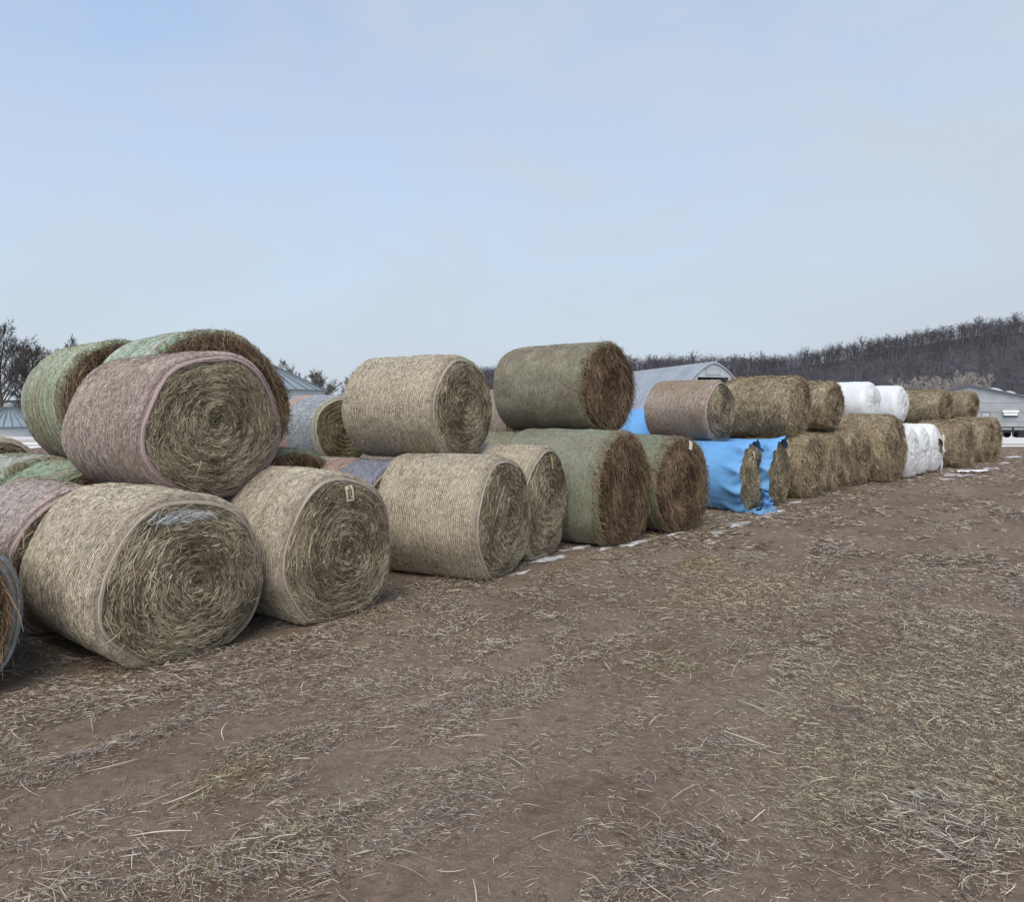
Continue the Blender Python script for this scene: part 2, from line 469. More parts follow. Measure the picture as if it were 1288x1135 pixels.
def make_bale(name, X, Y, zc, D, yaw, Ln, style, label, cat='hay bale', group='round hay bales', q=1.0, net='net',
              seed=None, flat=None, egg=0.0, extra=None, face_extra=None, shag=0.0, fringe=0.0, lip=.017, rnd=None, wrap_fn=None,
              hay_label=None, wrap_label=None, a=1.03, bulge=.05, hollow=0):
    """X, Y: centre of the end face; zc: height of the axis"""
    seed = seed if seed is not None else int(abs(X * 131 + Y * 977 + zc * 37)) + 7
    loose = net is None
    if flat is None: flat = 0.65 if zc < D * .7 else 0.15
    B = Bale(D, Ln, seed, flat, a, egg, rnd=rnd or (.06 if loose else .035), rough=.03 if loose else .015, bulge=bulge + (.03 if loose else 0))
    rng = B.rng
    pal = PAL[style]
    yw = radians(yaw)
    zb = zc - D / 2
    gz0 = float(np.max(gz(X + np.cos(yw) * np.linspace(-.3, .3, 5), Y + np.sin(yw) * np.linspace(-.3, .3, 5)))) if zb < .05 else 0
    root = empty(name, (X, Y, zb + gz0 - .012), yw, label, cat, group)
    nt_ = 128 if q >= .6 else 72
    th = np.linspace(0, 2 * pi, nt_, endpoint=False)
    h = MB()
    # body
    ys_ = np.concatenate([[0, .008, .025, .05], np.linspace(.09, Ln - .09, 26), [Ln - .05, Ln - .02, Ln]])
    Yg, Tg = np.meshgrid(ys_, th, indexing='ij')
    P = B.side(Tg, Yg)
    fn = fbm(np.cos(Tg) * 5, np.sin(Tg) * 5, Yg * 5, seed + 1, 4)
    cs = C3(*pal['side'][0]) + (C3(*pal['side'][1]) - C3(*pal['side'][0])) * (0.15 + 0.6 * fn)[..., None]
    cs = side_tint(B, Tg, Yg, style, cs, extra) * (.9 if loose else 1)
    uv = np.stack([Tg * D / 2, Yg], -1)
    h.grid(P, 0, cs.reshape(-1, 3), uv, True)
    for back in (False, True):
        rr = np.linspace(1, 0.02, 44 if not back else 8)
        Rg, Tf = np.meshgrid(rr, th, indexing='ij')
        P = B.face(Rg, Tf, 0, back)
        fn = fbm(P[..., 0] * 6, P[..., 2] * 6, 0, seed + 2, 4)
        band = .5 + .5 * np.sin(2 * pi * (Rg * 8.5 + Tf / (2 * pi)) + 5 * fn)
        cf = (C3(*pal['face'][0]) + (C3(*pal['face'][1]) - C3(*pal['face'][0])) * (.05 + .22 * fn + .12 * band)[..., None]) * .8
        uv = np.stack([Tf * D * .3, Rg * D / 2], -1)
        if back: P = P[:, ::-1]
        h.grid(P if back else P[:, ::-1], 0, (cf[:, ::-1]).reshape(-1, 3), uv[:, ::-1], True)
        # close the middle
        c0 = B.face(np.zeros(1), np.zeros(1), -.01, back)
    # end-face straw, laid in the spiral of the roll
    N = int(15000 * q * (D / 1.2) ** 2)
    rmax = 1 - (lip * .85 / (D / 2) + .02 if net == 'net' else 0)
    rho = np.sqrt(rng.uniform(.0004, rmax ** 2, N)); tf = rng.uniform(0, 2 * pi, N)
    p, nn, er, et = B.nrm(lambda u, v: B.face(u, v), rho, tf, 1e-3, 1e-3)
    nn = nn * np.sign(-nn[:, 1:2])
    ang = rng.normal(0, .33, N) + np.where(rng.random(N) < .17, rng.normal(0, 1.2, N), 0)
    if loose: ang += rng.normal(0, .45, N)
    t = et * np.cos(ang)[:, None] + er * np.sin(ang)[:, None]
    t[:, 1] *= .5
    wid = (.0018 + .0018 / max(q, .3)) * rng.uniform(.6, 1.5, N)
    ln = (.022 + rng.exponential(.03, N)).clip(0, .15) * np.clip(.35 + rho * 1.2, .4, 1.1)
    lobe = fbm(p[:, 0] * 5, p[:, 2] * 5, 0, seed + 2, 4)
    band = vn(rho * B.nr * 1.7 + tf / (2 * pi) * 1.6, 0.5 + 1.5 * np.cos(tf), 0, seed + 21)
    f = -.02 + .85 * rng.random(N) ** 1.7 + 1.0 * (lobe - .40) + B.bw * (band - .45)
    c = pick(pal['face'], f, rng, N)
    if face_extra:
        for (fx, fz, fr, fc, k) in face_extra:
            wgt = (np.exp(-(((p[:, 0] - fx) / fr[0]) ** 2 + ((p[:, 2] - fz) / fr[1]) ** 2)) > rng.uniform(.25, .8, N))[:, None] * k
            c = c * (1 - wgt) + C3(*fc) * wgt
    if shag:
        dn = rng.random(N) < shag
        hang = np.stack([rng.normal(0, .35, N), -np.abs(rng.normal(0, .25, N)), -np.ones(N)], 1)
        t = np.where(dn[:, None], hang * .8 + t * .5 * np.sign((t[:, 2:3] < 0) * 2 - 1), t)
        ln = np.where(dn, ln * rng.uniform(1.0, 2.4, N), ln)
        ln = np.minimum(ln, p[:, 2] * 1.6 + .02)
    p = p + nn * rng.uniform(.0, .014 + .03 * (shag > 0), N)[:, None]
    p[:, 2] = np.maximum(p[:, 2], .01)
    h.strands(p, t, nn, ln, wid, c, rng, curl=.35, lift=.18 + .25 * (shag > 0) + .1 * loose, seg=3, mat=1)
    def side_straw(mb, N, ang_sd, lnr, off, pal_, lift, wscale=1.0, exc=extra, curl=.35):
        y_ = rng.uniform(0.0, Ln, N); t_ = rng.uniform(-.35, pi * 1.35, N)
        p, nn, et, ey = B.nrm(lambda u, v: B.side(u, v, off), t_, y_, 1e-3, 1e-3)
        nn = nn * np.sign(nn[:, 0:1] * np.cos(t_)[:, None] + nn[:, 2:3] * np.sin(t_)[:, None])
        an = rng.normal(0, ang_sd, N)
        tt = et * np.cos(an)[:, None] + ey * np.sin(an)[:, None]
        w_ = (.0018 + .0018 / max(q, .3)) * rng.uniform(.6, 1.5, N) * wscale
        lobe = fbm(np.cos(t_) * 4, np.sin(t_) * 4, y_ * 4, seed + 6, 4)
        f = -.05 + 1.05 * rng.random(N) ** 1.25 + .9 * (lobe - .42)
        c = pick(pal_, f, rng, N)
        kt = (rng.uniform(.25, 1.0, N) * np.where(rng.random(N) < .22, .15, 1))[:, None]
        c = side_tint(B, t_, y_, style, c, exc) * kt + c * (1 - kt)
        mb.strands(p + nn * rng.uniform(0, .006, N)[:, None], tt, nn, rng.uniform(*lnr, N), w_, c, rng, curl=curl, lift=lift, seg=2 if not loose else 3, mat=1)
    if loose:
        side_straw(h, int(22000 * q), .7, (.06, .20), .004, pal['side'], .35, 1.15, curl=.5)
    if fringe:
        N = int(900 * fringe)
        t_ = rng.uniform(-.4, pi * 1.4, N); y_ = np.abs(rng.normal(0, .05, N))
        p, nn, et, ey = B.nrm(lambda u, v: B.side(u, v, .0), t_, y_, 1e-3, 1e-3)
        nn = nn * np.sign(nn[:, 0:1] * np.cos(t_)[:, None] + nn[:, 2:3] * np.sin(t_)[:, None])
        tt = -ey * .7 + nn * .35 + et * rng.normal(0, .6, N)[:, None] + C3(0, 0, -.5)
        h.strands(p, tt, nn, rng.uniform(.05, .2, N), .006, pick(pal['face'], rng.random(N) * .8 + .1, rng, N), rng, curl=.4, lift=.3, seg=3, mat=1)
    ho = h.build('hay', [M_hay, M_straw], root)
    if hay_label: ho['label'] = hay_label
    if net == 'net':
        s_ = MB()
        y0 = -.004
        ys_ = np.concatenate([[0, .01, .025, .05], np.linspace(.09, Ln - .09, 30), [Ln - .05, Ln - .02, Ln]])
        Yg, Tg = np.meshgrid(ys_, th, indexing='ij')
        P = B.side(Tg, Yg, .007)
        fnn = fbm(np.cos(Tg) * 5, np.sin(Tg) * 5, Yg * 5, seed + 6, 4)
        cs = C3(*pal['side'][0]) + (C3(*pal['side'][1]) - C3(*pal['side'][0])) * (0.1 + 0.7 * fnn)[..., None]
        cs = side_tint(B, Tg, Yg, style, cs, extra)
        s_.grid(P, 0, cs.reshape(-1, 3), np.stack([Tg * D / 2, Yg], -1), True)
        # edge of the net folded a hand's breadth over the end
        if lip:
            rr = np.linspace(0, 1, 5)
            Rg, Tf = np.meshgrid(rr, th, indexing='ij')
            lw = lip * (.6 + .8 * vn(np.cos(Tf) * 3, np.sin(Tf) * 3, 0, seed + 30)) / (D / 2)
            Pf = B.face(1 - Rg * lw, Tf, .009)
            Pf[0] = P[0]
            crim = C3(*pal['rim']) * (.6 + .5 * vn(Tf * 40, Rg * 3, 0, seed))[..., None]
            s_.grid(Pf[:, ::-1], 0, crim[:, ::-1].reshape(-1, 3), np.stack([Tf * D / 2, Rg], -1)[:, ::-1], True)
        side_straw(s_, int(24000 * q), .75, (.012, .06), .009, pal['side'], .12, .8)
        # threads of the net, wound round the roll
        y_ = .006
        nth = 180 if q > .6 else 90
        tt = np.linspace(0, 2 * pi, nth, endpoint=False)
        while y_ < Ln - .01:
            edge = y_ < .045
            wob = .006 * (vn(np.cos(tt) * 2.5 + y_ * 1.3, np.sin(tt) * 2.5, y_ * 3, seed + 40) - .5) * 2
            wd = (.0016 + .0009 / max(q, .4)) * (1.25 if edge else 1.0)
            R = np.stack([B.side(tt, np.clip(y_ + wob - wd, 0.001, Ln), .010), B.side(tt, np.clip(y_ + wob + wd, .002, Ln), .014)], 0)
            cth = C3(*(pal['rim'] if edge else pal['thread']))[None] * (.55 + .7 * vn(tt * 22, y_ * 60, 0, seed + 50))[:, None]
            cth = side_tint(B, tt, np.full(nth, y_), style, cth, [e_ for e_ in (extra or []) if e_[0] != 'keep'])
            s_.grid(R, 2, np.concatenate([cth, cth]), None, True)
            y_ += (.012 if edge else .0225) * (1 if q > .6 else 1.5) * rng.uniform(.8, 1.2)
        # threads gathered over the edge
        if lip:
            for k in range(5):
                off = lip * (k + .4) / 5
                lw = off * (.6 + .8 * vn(np.cos(tt) * 3, np.sin(tt) * 3, 0, seed + 30 + k)) / (D / 2)
                R = np.stack([B.face(1 - lw, tt, .013), B.face(1 - lw - .008, tt, .016)], 0)
                s_.grid(R[:, ::-1], 2, tuple(np.array(pal['rim']) * (1.15 - .1 * k)), None, True)
        no = s_.build('net_wrap', [M_net, M_straw, M_thread], root)
        if wrap_label: no['label'] = wrap_label
    elif wrap_fn:
        wrap_fn(B, root, th)
    root['D'] = D
    return root, B

def make_tag(root, B, x, z, w_, h_, text=None, tilt=0.0, cc=(.72, .66, .48), back=.0):
    """card stapled to the end of a bale, x and z in the bale's own frame"""
    t = MB()
    rho = np.linspace(-.5, .5, 6)
    y0 = -.075 - back
    P = np.array([[(a * w_, -.006 * math.cos(bb * 3) , bb * h_) for bb in np.linspace(-.5, .5, 7)] for a in (-.5, .5)])
    P2 = P.copy(); P2[..., 1] += .0025
    t.grid(P, 0, cc); t.grid(P2[::-1], 0, cc)
    o = t.build('tag', M_tag, root)
    o.location = (x, y0, z); o.rotation_euler = (radians(-6), tilt, 0)
    st_ = MB(); st_.box((0, -.010, h_ * .40), (.012, .003, .012), 0, (.03, .03, .03))
    s2 = st_.build('staple', M_tag, o)
    if text:
        cu = bpy.data.curves.new('number', 'FONT'); cu.body = text; cu.size = w_ * .8
        cu.align_x = 'CENTER'; cu.align_y = 'CENTER'; cu.extrude = .0006; cu.offset = .0012
        to = bpy.data.objects.new('number', cu); col.objects.link(to)
        dg = bpy.context.evaluated_depsgraph_get()
        me = bpy.data.meshes.new_from_object(to.evaluated_get(dg))
        bpy.data.objects.remove(to)
        me.materials.clear(); me.materials.append(M_ink)
        no = bpy.data.objects.new('number', me); col.objects.link(no); no.parent = o
        no.location = (0, -.0095, -h_ * .05)
        no.rotation_euler = (radians(90), radians(-90), 0)
        no.scale = (1.05, 1.0, 1)
    return o
M_ink, n, b = mat('ink'); b.inputs['Base Color'].default_value = (.02, .02, .025, 1)

# --- plastic sleeves
def white_wrap(torn=0.0):
    def fn(B, root, th):
        s_ = MB()
        ys_ = np.linspace(0, B.L, 26)
        Yg, Tg = np.meshgrid(ys_, th, indexing='ij')
        wr = .006 * np.sin(Yg * 70 + 6 * vn(np.cos(Tg) * 2, np.sin(Tg) * 2, Yg * 2, B.seed)) + .012 * (fbm(np.cos(Tg) * 3, np.sin(Tg) * 3, Yg * 7, B.seed + 3, 3) - .5)
        P = B.side(Tg, Yg, .03)
        P[..., 0] += wr * np.cos(Tg); P[..., 2] += np.maximum(wr * np.sin(Tg), 0)
        s_.grid(P, 0, (.8, .8, .8), None, True)
        for back in (False, True):
            lo = .55 if (torn and not back) else .0
            rr = np.linspace(0, 1, 14)
            Rg, Tf = np.meshgrid(rr, th, indexing='ij')
            open_ = lo * (.35 + .65 * sst(np.cos(Tf - 1.0), -.4, .4)) * (.8 + .4 * vn(np.cos(Tf) * 4, np.sin(Tf) * 4, 0, 3)) if lo else 0 * Tf + .03
            rho = 1 - Rg * (1 - open_)
            Pf = B.face(rho, Tf, .03, back)
            pl = .008 * np.sin(Tf * 23 + 3 * np.sin(Tf * 3)) * np.clip((1 - rho) * 3, 0, 1) * np.clip(rho * 2, 0, 1)
            Pf[..., 1] += pl + (.06 * np.exp(-(rho / .1) ** 2)) * (1 if not back else -1)
            Pf[0] = P[-1] if back else P[0]
            if lo and not back:
                Pf[..., 1] -= (.03 * vn(np.cos(Tf) * 5, np.sin(Tf) * 5, Rg * 2, 7)) * sst(Rg, .5, 1)
            s_.grid(Pf if back else Pf[:, ::-1], 0, (.8, .8, .8), None, True)
        s_.build('plastic_wrap', M_white, root)
        if torn:
            f_ = MB()        # loose strip hanging out of the torn end
            k = np.linspace(0, 1, 18)
            for (x0, z0, x1, z1, w0, w1) in ((.40, .98, .46, .02, .03, .05), (.36, .58, .62, .50, .06, .15)):
                px = x0 + (x1 - x0) * k + .012 * np.sin(k * 7); pz = z0 + (z1 - z0) * k + .01 * np.sin(k * 9 + 2)
                py = -.07 - .02 * np.sin(k * 5)
                wd = w0 + (w1 - w0) * k
                A_ = np.stack([px - wd, py, pz - wd * .3], -1); C_ = np.stack([px + wd, py - .03 * np.sin(k * 17), pz + wd * .3], -1)
                M_ = (A_ + C_) / 2; M_[:, 1] -= .03
                f_.grid(np.stack([A_, M_, C_], 0), 0)
            f_.build('torn_flap', M_white, root)
    return fn

def blue_wrap(kind):
    def fn(B, root, th):
        s_ = MB()
        tt = np.linspace(0, 2 * pi, 144, endpoint=False)
        k = np.linspace(0, 1, 40)
        K, T = np.meshgrid(k, tt, indexing='ij')
        ct, stt = np.cos(T), np.sin(T)
        if kind == 'loose_mouth':
            # the sleeve runs past the hay; its mouth is slack, gathered and folded
            front = -.02 - .02 * np.sin(2 * T + 1.0) - .05 * vn(ct * 2, stt * 2, 0, 4) - .12 * sst(-stt, .5, .95)
        elif kind == 'slipped':
            # slipped back on the right; hangs forward over the top and left
            front = .03 - .09 * sst(-ct + .3 * np.sin(3 * T), .2, .9) - .08 * sst(stt, .6, 1) - .04 * vn(ct * 3, stt * 3, 0, 8)
            front = front + .55 * sst(ct - .75 * stt, .1, .6)
        else:
            front = -.02 + 0 * T
        y_ = B.L + (front - B.L) * K
        m_ = sst(-y_, -.40, .03)
        tw = 9 * T + 7 * y_ + 1.8 * np.sin(T * 2)
        fold = (1 - np.abs(np.sin(tw * .5))) ** 1.6 * .085 + .018 * np.sin(T * 23 - 14 * y_) * sst(-y_, -.15, .05) + .05 * fbm(ct * 2.5, stt * 2.5, y_ * 4, 12, 2)
        P = B.side(T, np.clip(y_, .09, B.L - .09), .02)
        off = .004 * np.sin(26 * T + 9 * y_) * fbm(ct * 2, stt * 2, y_ * 3, 5, 2) + m_ * fold
        out = np.clip(-y_, 0, 1)
        P[..., 0] += off * ct - out * .35 * ct
        P[..., 2] = np.maximum(P[..., 2] + off * stt - out * .30 * stt, .008 + .01 * np.abs(np.sin(T * 20)))
        P[..., 1] = y_
        s_.grid(P[::-1], 0, (.1, .3, .7), None, True)
        if kind == 'far':
            Rg, Tf = np.meshgrid(np.linspace(1, .02, 8), tt, indexing='ij')
            s_.grid(B.face(Rg, Tf, .02)[:, ::-1], 0, (.1, .3, .7), None, True)
        s_.build('blue_wrap', M_blue, root)
        if kind == 'loose_mouth':
            f_ = MB()
            kk = np.linspace(0, 1, 22)
            px = -.50 + .85 * kk; py = -.20 - .16 * np.sin(kk * 3) - .05 * np.sin(kk * 13); pz = .02 + .02 * np.abs(np.sin(kk * 9))
            wd = .045 + .03 * np.sin(kk * 7)
            A_ = np.stack([px, py - wd, pz * 0 + .012], -1); M_ = np.stack([px, py, pz + .03], -1); C_ = np.stack([px, py + wd, pz * 0 + .016], -1)
            f_.grid(np.stack([A_, M_, C_], 0), 0)
            # bunched cloth at the foot of the mouth
            q_ = np.linspace(0, 1, 24); Q, R_ = np.meshgrid(q_, np.linspace(0, 1, 12), indexing='ij')
            Pb = np.stack([-.05 + .42 * R_ + .03 * np.sin(Q * 12), -.18 - .05 * np.sin(R_ * 14 + Q * 3) - .04 * Q, .02 + .34 * Q * (1 - R_ * .65)], -1)
            f_.grid(Pb, 0)
            f_.build('loose_edge', M_blue, root)
    return fn

BLUE_S = [('stripe', .00, .02, (.1, .2, .5), .3)]
GREENX = [('patch', 3.2, .42, .62, (.20, .16, .11), .7, 5), ('streak', 24, .47, .62, (.21, .32, .24), .6, 3), ('top', (.28, .34, .27), .35, .2, .9)]
def G(*a, **k): return make_bale('hay_bale', *a, **k)

# ---- the front row, near to far (centre of end face, axis height, diameter, yaw, length)
b0, _ = G(-3.33, 4.0, .53, 1.04, 42, 1.2, 'brown', 'brown hay bale with blue-grey rim, cut off by the left frame edge', shag=.3, seed=3, hay_label='coarse reddish brown hay')
b1, B1 = G(-2.19, 4.90, .565, 1.13, 51, 1.20, 'tan', 'large cream netted bale on the ground with a frosty patch atop its end', seed=11, egg=.012,
       face_extra=[(-.02, .98, (.24, .05), (.70, .72, .74), .75)], extra=[('patch', 1.6, .5, .7, (.30, .24, .19), .4, 3)])
b2, B2 = G(-1.38, 5.88, .58, 1.16, 53, 1.2, 'tan', 'netted bale on the ground with the card numbered 705 on its end', seed=21, egg=.02, extra=[('patch', 1.6, .45, .7, (.27, .21, .18), .5, 5)])
b3, B3 = G(-.08, 7.37, .605, 1.21, 64, 1.16, 'tan', 'cream netted bale on the ground below the highest pale bale, lit side long', seed=31)
b4, B4 = G(.38, 8.31, .625, 1.25, 64, 1.2, 'tan', 'pale bale on the ground with a plain wooden chip stuck in its end', seed=41)
b5, B5 = G(1.41, 9.22, .695, 1.39, 54.6, 1.5, 'green', 'green netted ground bale with shaggy brown end and no card', seed=51, shag=.3, fringe=1.0, extra=[('streak', 26, .45, .6, (.27, .32, .25), .5, 3), ('patch', 3.2, .45, .65, (.22, .19, .12), .6, 5), ('top', (.33, .36, .30), .35, .1, .9)], hay_label='shaggy dark brown hay', lip=.0)
b6, B6 = G(2.34, 10.10, .655, 1.31, 47, 1.3, 'green', 'green netted ground bale with shaggy brown end and a small white card', seed=61, shag=.35, fringe=1.0, extra=GREENX, hay_label='shaggy tawny brown hay', lip=.0)
b7, B7 = G(3.95, 12.13, .55, 1.10, 51, 1.15, 'tan', 'bale in a smooth blue sleeve, its slack mouth folded around the end', seed=71, net='w', wrap_fn=blue_wrap('loose_mouth'))
b8, B8 = G(4.60, 12.75, .55, 1.12, 50, .95, 'tan', 'bale with blue wrap slipped back, bare tan end beside loose hay', seed=81, net='w', wrap_fn=blue_wrap('slipped'))
LB = dict(net=None, fringe=.5)
G(5.64, 13.84, .59, 1.18, 47.3, 1.2, 'loose', 'unwrapped tan bale on the ground directly right of the blue wraps', q=.6, seed=91, shag=.2, **LB)
G(6.57, 14.88, .56, 1.12, 47, 1.2, 'loose', 'unwrapped greyish bale on the ground, second right of the blue wraps', q=.6, seed=101, shag=.2, extra=[('patch', 1, .1, .5, (.22, .19, .13), .6, 1)], **LB)
G(7.57, 16.11, .615, 1.23, 45, 1.2, 'loose', 'unwrapped bale on the ground, third right of the blue wraps', q=.55, seed=111, shag=.2, **LB)
G(8.72, 16.85, .74, 1.48, 47, 1.3, 'loose', 'tallest unwrapped bale on the ground, just left of the white plastic bales', q=.6, seed=121, shag=.25, **LB)
WG = 'bales wrapped in white plastic'
def Wb(*a, **k): return make_bale('wrapped_bale', *a, cat='wrapped bale', group=WG, net='w', rnd=.07, bulge=.07, **k)
Wb(9.50, 17.55, .61, 1.22, 47, 1.2, 'loose', 'white plastic bale on the ground beside the tallest bare bale', q=.3, a=.87, seed=131, wrap_fn=white_wrap())
Wb(10.25, 18.40, .61, 1.22, 47, 1.2, 'loose', 'middle of the three white plastic bales on the ground', q=.3, a=.87, seed=141, wrap_fn=white_wrap())
Wb(11.04, 19.26, .61, 1.22, 47, 1.2, 'loose', 'white plastic bale on the ground with a torn open end and flap', q=.4, a=.87, seed=151, wrap_fn=white_wrap(.6))
G(12.61, 20.51, .64, 1.28, 38, 1.2, 'loose', 'reddish tan bare bale on the ground just right of the white bales', q=.5, seed=161, shag=.15, extra=[('patch', 2, .4, .6, (.26, .16, .09), .6, 9)], **LB)
G(14.75, 22.90, .65, 1.30, 42, 1.2, 'loose', 'bare bale on the ground, last but one at the far right', q=.4, seed=171, **LB)
G(15.91, 24.32, .655, 1.31, 43.8, 1.2, 'loose', 'bare bale on the ground, farthest right of the row', q=.4, seed=181, **LB)

# ---- the upper tier
u1, U1 = G(-2.36, 5.86, 1.559, 1.17, 50.2, 1.42, 'pink', 'pinkish netted bale on top with a thick pink rim, in front of the green ones', seed=201, egg=.02, lip=.030,
       extra=[('patch', 1.8, .45, .7, (.24, .18, .15), .55, 5)])
u2, U2 = G(-2.94, 7.46, 1.73, 1.48, 47, 1.35, 'green', 'highest bale at left, green netting and dark brown end behind the pinkish one', seed=211, shag=.3, fringe=1.0, lip=0,
       extra=[('top', (.40, .50, .45), .5, .2, .9), ('streak', 16, .50, .58, (.30, .50, .34), .6, 3), ('streak', 30, .5, .6, (.58, .62, .60), .6, 9)], hay_label='dark brown hay')
u3, U3 = G(-4.22, 8.24, 1.73, 1.40, 48, 1.35, 'green', 'leftmost upper bale, green netting over tan, brown end half hidden', q=.8, seed=221, shag=.2, fringe=.7, lip=0,
       extra=[('patch', 1.6, .46, .56, (.29, .21, .145), .8, 15), ('top', (.40, .45, .36), .6, -.1, .7), ('streak', 18, .49, .58, (.28, .38, .22), .6, 3), ('streak', 34, .5, .6, (.55, .60, .52), .5, 9)])
u4, U4 = G(-2.75, 12.0, 1.33, 1.10, 50, 1.3, 'bluegrey', 'blue-grey netted bale with an orange stripe, set back in the gap', q=.6, seed=231,
       extra=[('stripe', .75, 1.0, (.62, .36, .27), .85), ('stripe', 1.05, 1.12, (.62, .36, .27), .7)])
u5, U5 = G(-.53, 8.0, 1.70, 1.12, 59, 1.22, 'tan', 'pale netted bale on top alone against the sky, thin pink rim', seed=241, egg=.01)
u6, U6 = G(1.30, 10.0, 1.965, 1.22, 49, 1.55, 'green', 'mossy upper bale with dark brown end standing highest against the sky', seed=251, shag=.35, fringe=.8, lip=0,
       extra=[('patch', 1.8, .32, .58, (.24, .205, .15), .75, 5), ('patch', 4, .5, .65, (.40, .36, .28), .5, 7), ('stripe', .04, .12, (.27, .40, .31), .3)], hay_label='dark brown hay')
G(3.6, 12.8, 1.63, 1.05, 46, 1.2, 'pink', 'pinkish tan netted bale on top above the blue sleeve, ringed end', q=.7, seed=261,
  extra=[('patch', 2, .4, .6, (.33, .25, .17), .6, 5)])
G(5.44, 14.0, 1.70, 1.13, 48, 1.35, 'loose', 'widest bare bale on top, right of the pinkish tan one', q=.65, seed=271, **LB)
G(6.95, 16.0, 1.74, 1.0, 43, 1.15, 'loose', 'bare bale on top, just left of the white plastic bales', q=.5, seed=281, **LB)
Wb(9.05, 18.6, 1.80, 1.02, 45, 1.2, 'loose', 'broad white plastic bale on top, the left of two', q=.3, seed=291, wrap_fn=white_wrap())
Wb(10.75, 20.4, 1.76, 1.02, 47, 1.1, 'loose', 'narrow white plastic bale on top, the right of two', q=.3, seed=301, wrap_fn=white_wrap())
G(13.15, 22.5, 1.69, 1.02, 35, 1.4, 'loose', 'bare bale on top right of the white ones, dark ringed end', q=.45, seed=311, **LB)
G(15.85, 25.5, 1.72, 1.0, 35, 1.3, 'loose', 'bare bale on top at the far right, in front of the grey building', q=.4, seed=321, **LB)

# ---- bales behind the front row, seen in the gaps
G(-3.30, 5.62, .53, 1.06, 49, 1.2, 'pink', 'pale pinkish netted bale behind the frosty-ended one, at left edge', seed=401, q=.8, extra=[('patch', 2, .3, .7, (.44, .42, .45), .5, 5)])
G(-3.80, 6.70, .59, 1.18, 48, 1.15, 'green', 'green netted ground bale peeping out under the left pile', seed=411, q=.6, extra=[('patch', 2, .45, .6, (.3, .48, .32), .5, 5)])
G(-4.62, 7.40, .60, 1.20, 48, 1.4, 'green', 'whitish green ground bale with brown end below the leftmost upper bale', seed=421, q=.6, fringe=.4, extra=[('patch', 2, .4, .6, (.50, .55, .52), .7, 5)])
G(-7.3, 10.3, .65, 1.30, 48, 1.2, 'tan', 'olive ended ground bale far back at the left frame edge', seed=431, q=.5)
G(-2.42, 8.15, .62, 1.24, 47, 1.2, 'green', 'dark brown ended ground bale in shade below the blue-grey one', seed=441, q=.6, shag=.3, lip=0)
G(-1.20, 7.95, .55, 1.10, 49, 1.45, 'pink', 'bale with red and blue striped netting, low behind the cream ones', seed=451, q=.7,
  extra=[('stripe', .0, .62, (.22, .28, .42), .75), ('stripe', .66, .73, (.52, .24, .22), .7), ('stripe', .80, .95, (.52, .30, .28), .6), ('stripe', 1.05, 1.15, (.52, .34, .32), .5)])
G(.32, 10.35, .65, 1.30, 50, 1.2, 'green', 'green netted ground bale behind the wooden-chip bale, only its top showing', seed=461, q=.5)
G(.25, 12.3, 1.38, 1.22, 50, 1.2, 'pink', 'pinkish netted bale glimpsed between the two tallest middle bales', seed=471, q=.5)
G(3.2, 14.3, .81, 1.62, 48, 1.2, 'loose', 'big bright blue wrapped bale glimpsed left of the pinkish tan one', seed=481, q=.3, net='w', wrap_fn=blue_wrap('far'))

G(4.95, 15.0, .68, 1.36, 48, 1.2, 'loose', 'bare bale behind the blue wraps, glimpsed under the upper ones', seed=491, q=.4, **LB)

make_tag(b2, B2, .04, 1.02, .075, .125, '705', tilt=radians(-4))
make_tag(b4, B4, .0, 1.09, .045, .16, None, tilt=radians(-6), cc=(.50, .38, .20))
make_tag(b6, B6, -.04, 1.19, .085, .12, None, tilt=radians(14), cc=(.78, .75, .68), back=.06)
make_tag(b7, B7, -.12, .93, .055, .12, None, tilt=radians(-14), cc=(.66, .60, .48))

